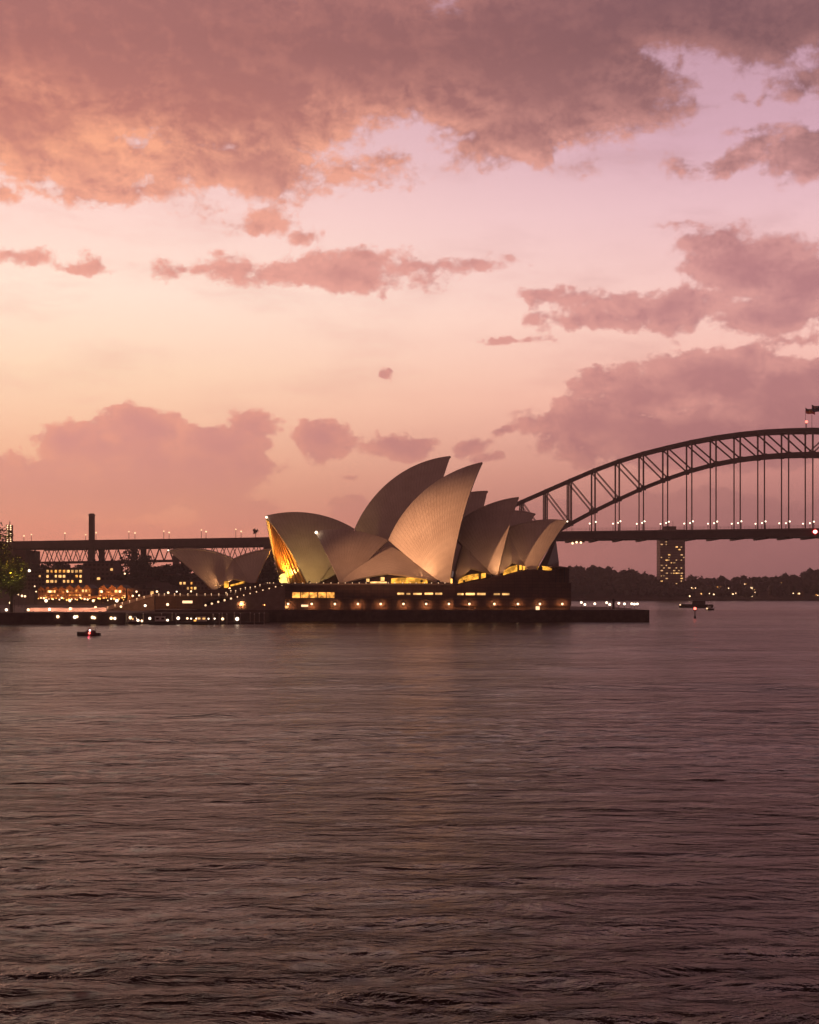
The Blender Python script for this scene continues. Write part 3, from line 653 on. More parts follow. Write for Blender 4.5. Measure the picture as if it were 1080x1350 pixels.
def deck_z(x):
    pts = [(-460, 46.5), (-298, 47.6), (-106, 50.6), (30, 54.6), (300, 58.0), (560, 56), (900, 50)]
    for (a, za), (b, zb) in zip(pts[:-1], pts[1:]):
        if x <= b: return za + (zb - za) * (x - a) / (b - a)
    return 50
for y in (YN, YF):
    tc_, bc_ = MB(), MB()
    for k in range(28):
        tc_.bar((node_x(k), y, tz(k)), (node_x(k + 1), y, tz(k + 1)), 1.5, 2.7); bc_.bar((node_x(k), y, bz(k)), (node_x(k + 1), y, bz(k + 1)), 1.5, 2.8)
    for k in range(29): bc_.box(node_x(k) - 1.9, node_x(k) + 1.9, y - .85, y + .85, bz(k) - 1.7, bz(k) + 1.9); tc_.box(node_x(k) - 1.5, node_x(k) + 1.5, y - .85, y + .85, tz(k) - 1.7, tz(k) + 1.2)
    tc_.build('top_chord', M_STEEL, bridge); bc_.build('bottom_chord', M_STEEL, bridge)
    for k in range(29):
        w = 1.7 if k in (3, 4, 24, 25, 2) else 1.0
        m = MB()
        for dx in (-w * .32, w * .32): m.bar((node_x(k) + dx, y, bz(k)), (node_x(k) + dx, y, tz(k)), 0.52 if w < 1.5 else 0.8, 1.1)
        z = bz(k) + 2
        while z < tz(k) - 2: m.box(node_x(k) - w * .32, node_x(k) + w * .32, y - .35, y + .35, z, z + 0.35); z += 2.6
        m.build('vertical_post', M_STEEL, bridge)
        if 4 < k < 24:
            m = MB(); m.bar((node_x(k), y, bz(k)), (node_x(k), y, deck_z(node_x(k))), 0.8, 0.9); m.build('hanger', M_STEEL, bridge)
        if k < 28:
            a, b = (k, k + 1) if k < 14 else (k + 1, k)      # diagonals fall towards the middle
            m = MB()
            p, q = Vector((node_x(a), y, tz(a) - .5)), Vector((node_x(b), y, bz(b) + .5))
            for s_ in (-0.5, 0.5): m.bar(p + Vector((s_ * 0.9, 0, 0)), q + Vector((s_ * 0.9, 0, 0)), 0.9, 0.42)
            m.build('diagonal', M_STEEL, bridge)
for k in range(29):
    m = MB(); m.bar((node_x(k), YN, tz(k)), (node_x(k), YF, tz(k)), 0.8, 0.9); m.bar((node_x(k), YN, bz(k)), (node_x(k), YF, bz(k)), 0.8, 0.9)
    if k < 28:
        m.bar((node_x(k), YN, tz(k)), (node_x(k + 1), YF, tz(k + 1)), 0.5); m.bar((node_x(k), YF, tz(k)), (node_x(k + 1), YN, tz(k + 1)), 0.5)
    m.build('lateral_brace', M_STEEL, bridge)
m = MB()
for i in range(28): m.box(node_x(i) + 2, node_x(i) + 16, YN - 0.9, YN - 0.72, tz(i) + 1.5, tz(i) + 1.6)
def swept(x0, x1, step, y0, y1, top, bot, name, mt, off=0.0):
    m = MB(); n = max(1, int((x1 - x0) / step))
    for i in range(n):
        a, b = x0 + (x1 - x0) * i / n, x0 + (x1 - x0) * (i + 1) / n
        za, zb = deck_z(a) + off, deck_z(b) + off
        m.add([(a, y0, za + bot), (b, y0, zb + bot), (b, y1, zb + bot), (a, y1, za + bot), (a, y0, za + top), (b, y0, zb + top), (b, y1, zb + top), (a, y1, za + top)],
              [(0, 3, 2, 1), (4, 5, 6, 7), (0, 1, 5, 4), (2, 3, 7, 6)] + ([(3, 0, 4, 7)] if i == 0 else []) + ([(1, 2, 6, 5)] if i == n - 1 else []))
    return m.build(name, mt, bridge)
swept(46, 820, 18, 1090, 1132, -0.8, -6.0, 'deck_girder', M_STEEL)
swept(46, 820, 18, 1089, 1133, 0.2, -0.79, 'deck', M_CONC)
m = MB(); x = 46.0
while x < 620:
    m.bar((x, 1089.3, deck_z(x) + .2), (x, 1089.3, deck_z(x) + 2.3), 0.1); x += 3.0
for h in (1.0, 1.6, 2.3): m.bar((46, 1089.3, deck_z(46) + h), (300, 1089.3, deck_z(300) + h), 0.09); m.bar((300, 1089.3, deck_z(300) + h), (620, 1089.3, deck_z(560) + h), 0.09)
m.build('railing', M_STEEL, bridge)
m = MB()
for k in range(3, 29):
    x = node_x(k); m = MB(); m.box(x - 1.2, x + 1.2, 1091, 1131, deck_z(x) - 7.3, deck_z(x) - 6.01); m.build('cross_girder', M_STEEL, bridge)
for x0 in (18, 556):
    for y0 in (1080, 1128):
        m = MB(); prf = [(x0 + 1, 0), (x0 + 25, 0), (x0 + 24, 54), (x0 + 22.5, 56), (x0 + 21.5, 84), (x0 + 4.5, 84), (x0 + 3.5, 56), (x0 + 2, 54)]
        m.xprism(prf, y0, y0 + 16); m.box(x0 + 3.2, x0 + 22.8, y0 - .6, y0 + 16.6, 81, 83); m.build('granite_pylon', M_STONE, bridge)
# inspection gantry under the deck
gx0, gx1 = PX(742, 1100), PX(778, 1100)
m = MB(); m.box(gx0, gx1, 1088, 1100, YP(713.5), YP(711.0)); m.bar((gx0, 1088, YP(711)), (gx0, 1088, YP(706)), .3); m.bar((gx1, 1088, YP(711)), (gx1, 1088, YP(706)), .3); m.build('inspection_gantry', M_STEEL, bridge)
m = MB(); m.box(PX(752, 1100), PX(769, 1100), 1090, 1098, YP(715.5), YP(713.6)); m.build('gantry_cabin', M_STEEL, bridge)
for i, (x, y) in enumerate(((755, 716.3), (760.3, 714.9), (766, 715.3))):
    p = P(x, y, 1087); m = MB(); m.sphere(p, 0.8, 8, 5); m.build('gantry_lamp', G_GLOBE, bridge)
# approach spans on the left
swept(-450, 46, 20, 1092, 1138, 0.9, -4.6, 'approach_deck', M_STEEL)
piers = [-282, -236, -204, -173, -106, -50, 0, 30]
for a, b in zip(piers[:-1], piers[1:]):
    if a == -282 - 1: continue
    for y in (1094, 1136):
        m = MB(); n = max(3, round((b - a) / 8.0)); ha, hb = a + 1.5, b - 1.5; dzz = lambda x: deck_z(x) - 4.6; H_ = 10.4
        m.bar((ha, y, dzz(ha) - H_), (hb, y, dzz(hb) - H_), 0.9, 1.0); m.bar((ha, y, dzz(ha) - .3), (hb, y, dzz(hb) - .3), 0.8, 0.8)
        for i in range(n):
            xa, xb = ha + (hb - ha) * i / n, ha + (hb - ha) * (i + 1) / n; xm = (xa + xb) / 2
            m.bar((xa, y, dzz(xa) - H_), (xm, y, dzz(xm) - .4), 0.5, 0.5); m.bar((xm, y, dzz(xm) - .4), (xb, y, dzz(xb) - H_), 0.5, 0.5)
        m.build('approach_truss', M_STEEL, bridge)
for x in piers[1:-1]:
    for y in (1096, 1134):
        m = MB(); m.xprism([(x - 3.4, 0), (x + 3.4, 0), (x + 2.0, deck_z(x) - 14), (x - 2.0, deck_z(x) - 14)], y - 3, y + 3); m.box(x - 2.2, x + 2.2, y - 1, y + 1, deck_z(x) - 14.01, deck_z(x) - 4.5); m.build('approach_pier', M_STONE, bridge)
m = MB(); m.box(-450, -284, 1093, 1137, 0, deck_z(-360) - 4.9); m.build('abutment', M_BRICKD, bridge)
# flags and beacon on the crown
cz = tz(14)
t = empty('aircraft_beacon', P(1063.5, 564.5, 1101), 'glowing red beacon on top of the arch crown', 'beacon')
m = MB(); m.tube(t.location, P(1063.5, 557.5, 1101), 0.25); m.build('post', M_DARK, t)
m = MB(); m.sphere(P(1063.5, 556, 1101), 1.05, 10, 6); m.build('lamp_glass', G_RED, t)
def flag_mats():
    out = {}
    for n, c in (('flag_black', (0.012, 0.010, 0.010)), ('flag_red', (0.75, 0.06, 0.03)), ('flag_yellow', (0.9, 0.55, 0.04)), ('flag_navy', (0.012, 0.014, 0.07)), ('flag_white', (0.6, 0.56, 0.56))): out[n] = mat(n, c, 0.8, 0.1, 2.0)
    return out
FM = flag_mats()
def flag(px, pyb, pyt, Y, fw, fh, kind, label):
    base = P(px, pyb, Y); tp = P(px, pyt, Y); t = empty('flag', base, label, 'flag', 'flags flying on the crown of the arch')
    m = MB(); m.tube(base, tp, 0.18, 0.1, 6); m.build('flagpole', M_DARK, t)
    def pos(u, v, d=0.0): return Vector((tp.x + 0.15 + u * fw * 0.96, tp.y + d + 0.5 * math.sin(u * 7.0), tp.z - 0.4 - v * fh * (1 - 0.12 * u) - u * 1.7 - 0.28 * math.sin(u * 6.5)))
    def region(u0, u1, v0, v1, mt, name, d=0.0, parent=None):
        n = 12; pts = []; 
        for s_ in (-0.04, 0.04):
            for i in range(n + 1):
                u = u0 + (u1 - u0) * i / n; pts += [pos(u, v0, d + s_), pos(u, v1, d + s_)]
        mm = MB(); k = 2 * (n + 1)
        mm.add(pts, [(2 * i, 2 * i + 1, 2 * i + 3, 2 * i + 2) for i in range(n)] + [(k + 2 * i, k + 2 * i + 2, k + 2 * i + 3, k + 2 * i + 1) for i in range(n)])
        return mm.build(name, mt, parent or t)
    if kind == 0:
        c = region(0, 1, 0, 0.5, FM['flag_black'], 'flag_cloth'); region(0, 1, 0.5, 1, FM['flag_red'], 'flag_cloth')
        for s_ in (-0.1, 0.1):
            mm = MB(); pts = [pos(0.5 + 0.17 * math.cos(a), 0.5 + 0.27 * math.sin(a), s_) for a in [i * math.pi / 8 for i in range(16)]]; mm.add(pts, [tuple(range(16))]); mm.build('flag_disc', FM['flag_yellow'], t)
    else:
        region(0, 1, 0, 1, FM['flag_navy'], 'flag_cloth')
        for s_ in (-0.1, 0.1):
            region(0.0, 0.5, 0.2, 0.3, FM['flag_white'], 'flag_cross', s_); region(0.2, 0.3, 0.0, 0.5, FM['flag_white'], 'flag_cross', s_ * 1.2)
            region(0.0, 0.5, 0.225, 0.275, FM['flag_red'], 'flag_cross', s_ * 1.5); region(0.23, 0.27, 0.0, 0.5, FM['flag_red'], 'flag_cross', s_ * 1.7)
            for (u, v) in ((0.25, .78), (.75, .18), (.75, .82), (.63, .45), (.87, .4)):
                mm = MB(); pts = [pos(u + (0.05 if i % 2 == 0 else 0.022) * math.cos(a) * .6, v + (0.09 if i % 2 == 0 else 0.04) * math.sin(a), s_ * 1.2) for i, a in enumerate([i * math.pi / 7 for i in range(14)])]; mm.add(pts, [tuple(range(14))]); mm.build('flag_star', FM['flag_white'], t)
flag(1062.2, 565, 537, 1112, 7.4, 4.0, 0, 'flag black above red with a yellow disc, on the arch crown')
flag(1070.6, 565, 533, 1100, 8.8, 4.6, 1, 'navy flag with crosses and stars at the right edge of the picture')
# signal lamp on the deck
t = empty('navigation_light', P(1075, 701.5, 1086), 'big bright red signal lamp at mid span under the bridge deck', 'signal lamp')
m = MB(); m.sphere(P(1075, 701, 1086), 1.55, 10, 6, 0.8); m.build('lamp_glass', glow('signal_core', (1.0, 0.40, 0.36), 7.0), t)
m = MB(); p = P(1075, 701, 1086.6)
m.add([p + Vector((-2.6, 0, 0)), p + Vector((0, 0, -2.4)), p + Vector((2.6, 0, 0)), p + Vector((0, 0, 2.4)), p + Vector((-2.6, 1, 0)), p + Vector((0, 1, -2.4)), p + Vector((2.6, 1, 0)), p + Vector((0, 1, 2.4))], [(0, 1, 2, 3), (4, 7, 6, 5), (0, 4, 5, 1), (1, 5, 6, 2), (2, 6, 7, 3), (3, 7, 4, 0)])
m.build('signal_board', glow('signal_red', (1.0, 0.02, 0.03), 0.7), t)

# street lamps on the bridge
def lamp(name, px, py, Y, gz, r, mt, label, cat, group, post=0.12, arm=0.0):
    p = P(px, py, Y); t = empty(name, (p.x, Y, gz), label, cat, group)
    m = MB(); m.tube((p.x, Y, gz), (p.x, Y, p.z - r * .6), post * 1.3, post, 6); 
    m.tube((p.x, Y, p.z - r * 1.1), (p.x, Y, p.z - r * .55), post * 1.2, r * 0.6, 8); m.build('post', M_DARK, t)
    m = MB(); m.sphere(p, r, 10, 6); m.build('globe', mt, t)
    return t
rr = random.Random(3)
q = 0
for k in range(4, 15):
    xn, xf = 540 + F * node_x(k) / YN, 540 + F * node_x(k) / YF
    if k == 4: lst = [(747.5, 687.5, 1095), (754.2, 689, 1126)]
    else:
        lst = [(xf - 3.0, 690.3, 1126), ((xn + xf) / 2 + 1.2, 689.5, 1112), (xn + 1.6, 687.6, 1095)] if k > 5 else [(xf - 2.5, 690.3, 1126), (xn + 1.0, 688.0, 1095)]
    for j, (x, y, Y) in enumerate(lst):
        if x > 1082: continue
        wx = PX(x, Y); 
        lamp('street_lamp', x, y + rr.uniform(-.4, .4), Y, deck_z(wx) + .2, 0.58, G_WHITE, f"{['left', 'middle', 'right'][j] if len(lst) == 3 else ['left', 'right'][j]} white lamp on the bridge deck by the {ORD[k - 4]} post group counted from the sails", 'street lamp', 'lamps along the bridge deck', 0.16)
for i, (x, y) in enumerate(((31.6, 706.5), (41.4, 704.8), (85.6, 703), (113, 705), (126.7, 702.3), (170, 701), (178, 702.7), (216, 700.3), (223, 702), (265.6, 698.8), (271.7, 700.9), (311, 697.8), (318, 700.7))):
    Y = 1096 if i % 2 == 0 else 1134
    lamp('street_lamp', x, y, Y, deck_z(PX(x, Y)) + .8, 0.52 if i % 2 else 0.62, G_SOFT, f"small pale lamp on the left bridge approach, {ORD[i]} from the left", 'street lamp', 'lamps along the bridge approach', 0.16)

# tall brick stack behind the approach, and the far tower block
st = empty('chimney_stack', (PX(121, 1180), 1180, 10), 'lone dark square stack rising behind the left bridge approach', 'chimney')
m = MB(); x = PX(121, 1180); z1 = PZ(680, 1180)
m.xprism([(x - 2.3, 10), (x + 2.3, 10), (x + 2.0, z1), (x - 2.0, z1)], 1178, 1182.4); m.build('shaft', M_BRICKD, st)
m = MB(); m.box(x - 2.25, x + 2.25, 1177.7, 1182.7, z1 + .01, z1 + 1.0); m.box(x - 1.7, x + 1.7, 1178.3, 1182, z1 + 1.01, z1 + 1.8); m.build('cap', M_STONE, st)
TB = 1750.0; bl = empty('tower_block', (PX(887, TB), TB + 12, 20), 'tall slab tower block with scattered lit windows beyond the bridge', 'tower block')
x0, x1, zt = PX(870.5, TB), PX(903.3, TB), PZ(698, TB)
m = MB(); m.box(x0, x1, TB, TB + 24, 6, zt); m.build('wall', M_CONC, bl)
m = MB(); m.box(PX(877, TB), PX(893, TB), TB + 6, TB + 16, zt + .01, PZ(693.5, TB)); m.tube((PX(889, TB), TB + 8, PZ(693.5, TB)), (PX(889, TB), TB + 8, PZ(686, TB)), .2); m.build('plant_room', M_BRICKD, bl)
m = MB(); zz = 12.0
while zz < zt - 2: m.box(x0 - .15, x1 + .15, TB - .2, TB + 24.2, zz, zz + 0.55); zz += 3.1
m.build('floor_bands', M_BRICKD, bl)
rw = random.Random(11); nfl, ncol = 22, 10
for fl in range(nfl):
    z = PZ(770, TB) + fl * 3.1 - ((PZ(770, TB) - 12) % 3.1) + 0.9
    for c_ in range(ncol):
        xx = x0 + (x1 - x0) * (c_ + 0.5) / ncol
        prob = 0.38 if fl < 5 else (0.2 if c_ < 4 else 0.13)
        on = rw.random() < prob or (fl == nfl - 1 and c_ in (5, 8))
        if on and z < zt - 2:
            m = MB(); m.box(xx - 0.8, xx + 0.8 + rw.choice((0, 0, 1.0)), TB - .3, TB + .1, z, z + 1.2); m.build('window', rw.choice((G_WIN3, G_DIM, G_DIM, G_DIM, G_DIM)), bl)

# ------------------------------------------------------------------ land, hills, trees
def hill_mesh(name, x0, x1, y0, y1, hfun, mt, nx=90, ny=24):
    m = MB(); pts = []
    for i in range(nx + 1):
        for j in range(ny + 1):
            x, y = x0 + (x1 - x0) * i / nx, y0 + (y1 - y0) * j / ny; pts.append((x, y, hfun(x, y)))
    m.grid(pts, nx + 1, ny + 1); m.f = [f[::-1] for f in m.f]
    return m.build(name, mt, smooth=True, kind='structure')
def nz1(x, y, s=1.0): return math.sin(x * .031 * s + 1.7) * math.cos(y * .027 * s) + .5 * math.sin(x * .083 * s + y * .05 * s) + .3 * math.sin(x * .19 * s - y * .13)
prof_far = [(640, 752), (700, 750), (752, 748.5), (772, 747.5), (798, 748), (820, 751), (841, 756), (865, 760.5), (904, 760), (929, 764), (964, 762), (995, 763), (1031, 760), (1053, 757), (1071, 751), (1100, 750), (1200, 752), (1400, 756)]
def outline(px):
    if px <= prof_far[0][0]: return prof_far[0][1]
    for (a, ya), (b, yb) in zip(prof_far[:-1], prof_far[1:]):
        if px <= b: return ya + (yb - ya) * (px - a) / (b - a)
    return 758
YS = 1690.0
def far_h(x, y):
    px = 540 + F * x / (YS + 160); top = PZ(outline(px), YS + 160) - 11.0
    return 1.0 + (top - 1.0) * min(1, max(0, (y - YS) / 160)) ** 0.7 + 0.5 * nz1(x, y) * min(1, max(0, (y - YS) / 60))
hill_mesh('far_hill', -100, 1100, YS, 2300, far_h, M_SOIL, 120, 30)
m = MB(); m.box(-100, 1100, YS - 1.0, YS, -2, 1.6); m.build('far_sea_wall', M_SEAWALL, label='low dark sea wall along the far shore', cat='wall')
hill_mesh('distant_hills', -2500, 2500, 2310, 2440, lambda x, y: 1 + (15 + 5 * nz1(x, y, .5)) * min(1, (y - 2310) / 100), M_SOIL, 140, 6)
def left_h(x, y):
    e = min(1, max(0, (y - 860) / 150)); w = min(1, max(0, (-70 - x) / 40))
    return 4.0 + (17 + 3.0 * nz1(x, y, .8)) * e * w
hill_mesh('hill', -900, -30, 840, 1500, left_h, M_SOIL, 90, 50)
m = MB(); m.prism([(-900, 552), (PX(166, 552), 552), (PX(166, 552), 600), (PX(204, 600) - .05, 600), (PX(204, 700) - .05, 760), (-40, 860), (-40, 1100), (-900, 1100)], -2.0, 3.95); m.build('quay', M_PAVE, kind='structure')
m = MB(); m.box(-900, PX(166, 552), 551.3, 551.99, -2, 4.35); m.build('sea_wall', M_SEAWALL, label='dark sea wall along the left quay under the tree', cat='wall')

def leaf_cloud(m, rnd, c, rx, ry, rz, n, size, shell=0.55):
    """n leaf-clump faces spread through an uneven crown"""
    for _ in range(n):
        while True:
            p = Vector((rnd.uniform(-1, 1), rnd.uniform(-1, 1), rnd.uniform(-1, 1)))
            if shell * rnd.random() < p.length < 1: break
        q = Vector((c[0] + p.x * rx, c[1] + p.y * ry, c[2] + p.z * rz)); s_ = size * rnd.uniform(0.5, 1.3)
        a = Vector((rnd.gauss(0, 1), rnd.gauss(0, 1), rnd.gauss(0, .7))).normalized(); b = a.orthogonal().normalized(); a *= s_; b *= s_ * rnd.uniform(.5, .9)
        m.add([q - a, q - b * .8 + a * .2, q + a, q + b], [(0, 1, 2, 3)])
def tree(name, x, y, gz, h, w, seed, label, group, leaf=None, n=700, size=0.5, crown_base=0.25, lumps=9):
    rnd = random.Random(seed); t = empty(name, (x, y, gz), label, 'tree', group)
    m = MB(); th = h * crown_base; m.tube((x, y, gz - .5), (x, y, gz + th), 0.035 * h, 0.024 * h, 8)
    cs = []
    for i in range(lumps):
        a = rnd.uniform(0, 6.28); r = rnd.uniform(0.1, 0.62) * w / 2; z = gz + th + (h - th) * rnd.uniform(0.12, 0.86)
        k = 1 - 0.55 * max(0, (z - gz - th) / (h - th) - .5) * 2
        c = Vector((x + math.cos(a) * r * k, y + math.sin(a) * r * k, z)); cs.append(c)
        st_ = Vector((x, y, gz + th * rnd.uniform(.8, 1))); m.tube(st_, st_.lerp(c, .9), 0.013 * h, 0.005 * h, 5)
    m.build('trunk', M_BARK, t); m = MB()
    for c in cs:
        s_ = rnd.uniform(.22, .36); leaf_cloud(m, rnd, c, w * s_, w * s_, h * s_ * .55, n // lumps, size)
    m.build('crown', leaf or M_LEAF, t); return t
# far shore wood: one mass
def woodland():
    rnd = random.Random(21); m = MB()
    for i in range(2600):
        x = rnd.uniform(-60, 1000); row = rnd.random(); y = YS + 8 + 170 * row
        px = 540 + F * x / y
        if not 640 < px < 1330: continue
        if px > 905 and row < .5 and rnd.random() < .55: continue
        z = far_h(x, y); r = rnd.uniform(3.4, 7.2); hgt = r * rnd.uniform(.9, 1.5)
        c = (x, y, z + hgt * .8)
        for _ in range(26):
            p = Vector((rnd.gauss(0, 1), rnd.gauss(0, 1), rnd.gauss(0, 1))).normalized() * rnd.uniform(.75, 1.08); q = Vector((c[0] + p.x * r, c[1] + p.y * r, c[2] + p.z * hgt * .8))
            s_ = rnd.uniform(1.0, 2.3); a = Vector((rnd.gauss(0, 1), rnd.gauss(0, 1), rnd.gauss(0, .6))).normalized(); b = a.orthogonal().normalized() * s_ * .7; a *= s_
            m.add([q - a, q - b, q + a, q + b], [(0, 1, 2, 3)])
        m.sphere(c, r * .8, 6, 4, hgt / r * .9)
    return m.build('far_woodland', M_LEAF2, kind='stuff')
woodland()
# houses and lights on the far shore
def house(px0, px1, pyb, pyt, Y, label, lit, seed, roof=True, wallm=None, group='houses on the far shore', depth=9, rows=None, cols=None, grp_z=None):
    rnd = random.Random(seed); x0, x1 = PX(px0, Y), PX(px1, Y); zb, zt = PZ(pyb, Y), PZ(pyt, Y)
    t = empty('house', ((x0 + x1) / 2, Y + depth / 2, zb), label, 'house', group)
    m = MB(); m.box(x0, x1, Y, Y + depth, zb - 6, zt); m.build('wall', wallm or rnd.choice((M_CONC, M_BRICK, M_BRICKD)), t)
    if roof:
        m = MB(); h = (zt - zb) * .35 + .8; o = .5
        m.add([(x0 - o, Y - o, zt + .01), (x1 + o, Y - o, zt + .01), (x1 + o, Y + depth + o, zt + .01), (x0 - o, Y + depth + o, zt + .01), (x0 + (x1 - x0) * .2, Y + depth / 2, zt + h), (x1 - (x1 - x0) * .2, Y + depth / 2, zt + h)], [(0, 3, 2, 1), (0, 1, 5, 4), (1, 2, 5), (2, 3, 4, 5), (3, 0, 4)]); m.build('roof', M_ROOF, t)
    rows = rows or max(1, int((zt - zb) / 3.2)); cols = cols or max(2, int((x1 - x0) / 3.4))
    for r in range(rows):
        for c_ in range(cols):
            on = rnd.random() < lit; z = zb + (zt - zb) * (r + .35) / rows; xx = x0 + (x1 - x0) * (c_ + .5) / cols
            if on or rnd.random() < .5:
                m = MB(); w = min(.62, (x1 - x0) / cols * .3); m.box(xx - w, xx + w, Y - .18, Y + .1, z, z + 1.35); m.build('window', rnd.choice((G_WIN3, G_WIN3, G_SOFT, G_WIN)) if on else M_GLASS, t)
    return t
hs = [(906, 916, 783, 774), (918, 927, 786, 779), (927, 937, 779, 771), (932, 944, 786, 780), (944, 953, 780, 772), (950, 958, 784, 777), (957, 966, 777, 769), (962, 973, 785, 779), (966, 977, 772, 764.5), (977, 986, 776, 768), (984, 990, 784, 776), (993, 1002, 784, 776), (1014, 1026, 784, 776), (1028, 1041, 775, 767), (1041, 1051, 784, 777), (1050, 1060, 786, 779), (1066, 1077, 778, 769), (1074, 1084, 787, 781)]
for i, (a, b, y1, y0) in enumerate(hs):
    Yh = 1700 + (787 - y1) * 7 + i % 3
    house(a, b, y1, y0, Yh, f"small lit house on the far wooded shore, {ORD[i]} from the left", .62 if a < 1010 else .4, 50 + i)
t = empty('church', (PX(991, 1712), 1712, 4), 'pale spire with a glowing tower standing among the houses on the far shore', 'church')
xs = PX(991, 1712)
m = MB(); m.box(xs - 1.2, xs + 1.2, 1711, 1713.4, 2, PZ(774, 1712)); m.build('tower', glow('self_glowing_stone', (1.0, .66, .34), 1.1, .5, .5), t)  # tower stone emits its own glow in place of floodlighting
m = MB(); zt = PZ(774, 1712); m.add([(xs - 1.2, 1711, zt), (xs + 1.2, 1711, zt), (xs + 1.2, 1713.4, zt), (xs - 1.2, 1713.4, zt), (xs, 1712.2, PZ(764.5, 1712))], [(0, 1, 4), (1, 2, 4), (2, 3, 4), (3, 0, 4)]); m.build('spire', M_CONC, t)
for i, (x, y) in enumerate(((909.5, 786), (912, 775), (917, 775.3), (930.5, 775.4), (935.5, 782.5), (941.3, 783.6), (948.5, 776), (952, 779), (960.7, 775.5), (966.5, 783.2), (982, 770), (995.5, 781), (1021, 780), (1046, 782.3), (1054, 782.5), (1078.5, 785))):
    lamp('shore_lamp', x, y, 1694 if y > 781 else 1712, 2.0, 0.85 if i in (0, 5, 9, 14) else .6, G_GLOBE, f"point of warm light on the far shore, {ORD[i]} from the left", 'lamp', 'lamps on the far shore', .12)

# ------------------------------------------------------------------ lamps round the opera house
POD = (349, 380, 411, 441.6, 472, 502, 532, 562, 592, 619, 652, 683, 712, 741.5)
for i, x in enumerate(POD):
    Yw = FY + 0.9 if x < 597 else FY - 1.2
    p = P(x, 796.2, Yw - .5); t = empty('wall_lamp', (p.x, Yw, p.z), f"round warm lamp on the podium wall above the quay, {ORD[i]} from the left", 'wall lamp', 'lamps along the podium wall')
    m = MB(); m.sphere(p, 0.44, 10, 7); m.build('globe', G_GLOBE, t)
    m = MB(); m.bar((p.x, Yw + .7, p.z + .1), (p.x, Yw - .4, p.z + .1), .14); m.tube((p.x, Yw - .5, p.z + .35), (p.x, Yw - .5, p.z + .6), .34, .1); m.build('bracket', M_DARK, t)
    ld = bpy.data.lights.new('wall_lamp_light', 'SPOT'); ld.energy = 650; ld.color = (1, .40, .14); ld.shadow_soft_size = 0.3; ld.spot_size = 2.5; ld.spot_blend = 1
    lo = bpy.data.objects.new('wall_lamp_light', ld); C.objects.link(lo); lo.parent = t; lo.location = (0, -1.9, -.3); lo.rotation_euler = (math.radians(80), 0, 0)
for i, (x, y, Y) in enumerate(((766.6, 794.3, 640), (771.2, 797, 612), (784.3, 796, 620), (800, 794.6, 640), (804, 797, 612), (816, 795.4, 630), (823.5, 796.2, 620), (833, 796, 640), (836.6, 796.4, 622), (840.5, 796.2, 630))):
    lamp('quay_lamp', x, y, Y, 4.9, .5, G_WHITE, f"white globe lamp on the bare quay right of the podium, {ORD[i]} from the left", 'street lamp', 'lamps on the quay right of the opera house', .08)
t = empty('quay_kiosk', (PX(809, 606), 606, 4.9), 'dark narrow marker post standing on the quay among the globe lamps', 'post')
m = MB(); x = PX(809, 606); m.tube((x, 606, 4.9), (x, 606, PZ(791, 606)), .55, .42, 8); m.sphere((x, 606, PZ(791, 606)), .55); m.build('shaft', M_DARK, t)
m = MB(); m.tube((x, 606, PZ(794, 606)), (x, 606, PZ(793, 606)), .75, .75, 8); m.build('collar', M_DARK, t)
t = empty('quay_railing', (PX(800, 596), 596, 4.9), 'thin metal railing along the quay edge right of the podium', 'railing')
m = MB()
for h in (.55, 1.1): m.bar((PX(752, 596), 596, 4.85 + h), (PX(855, 596), 596, 4.85 + h), .07)
m.build('rail', M_CONC, t); m = MB()
x = PX(752, 596)
while x < PX(855, 596): m = MB(); m.bar((x, 596, 4.8), (x, 596, 5.95), .08); m.build('baluster', M_CONC, t); x += 2.0
L = [(38.7, 752.4, 880, .8), (147.7, 749, 1000, .8), (164.6, 756.3, 960, .55), (123, 744.5, 1010, .4), (65.8, 780, 850, .62), (60.7, 792, 700, .72), (89, 780, 850, .5), (92, 792, 700, .62), (123, 792, 700, .62),
     (134, 780, 850, .7), (154, 792, 700, .75), (158, 780, 850, .62), (180, 780, 800, .5), (175, 785.6, 760, .5), (183.4, 785, 760, .42), (191.5, 798.5, 618, .52), (207, 780, 720, .5), (221, 797, 618, .55), (221.8, 781.4, 720, .52),
     (37.3, 804, 585, .55), (65.3, 803.4, 590, .55), (92.7, 802.6, 590, .6), (126, 801, 610, .55), (159.5, 799.8, 615, .45), (13.6, 794.8, 590, .5), (8.4, 804, 580, .55), (24, 783.7, 760, .5), (29, 785.6, 740, .55), (33, 786.2, 740, .5),
     (76.2, 813, 550.9, .58), (98.6, 813.6, 550.9, .6), (101.4, 813, 550.9, .5), (122, 814, 550.9, .6), (124.6, 814.6, 550.9, .5), (146.6, 815, 550.9, .55), (151.4, 815.3, 550.9, .5), (45.7, 773, 860, .4), (47.6, 780, 850, .35), (262.5, 798.4, 612, .5), (318, 796, 600.5, .5), (233, 780, 720, .35), (252, 779.6, 720, .4)]
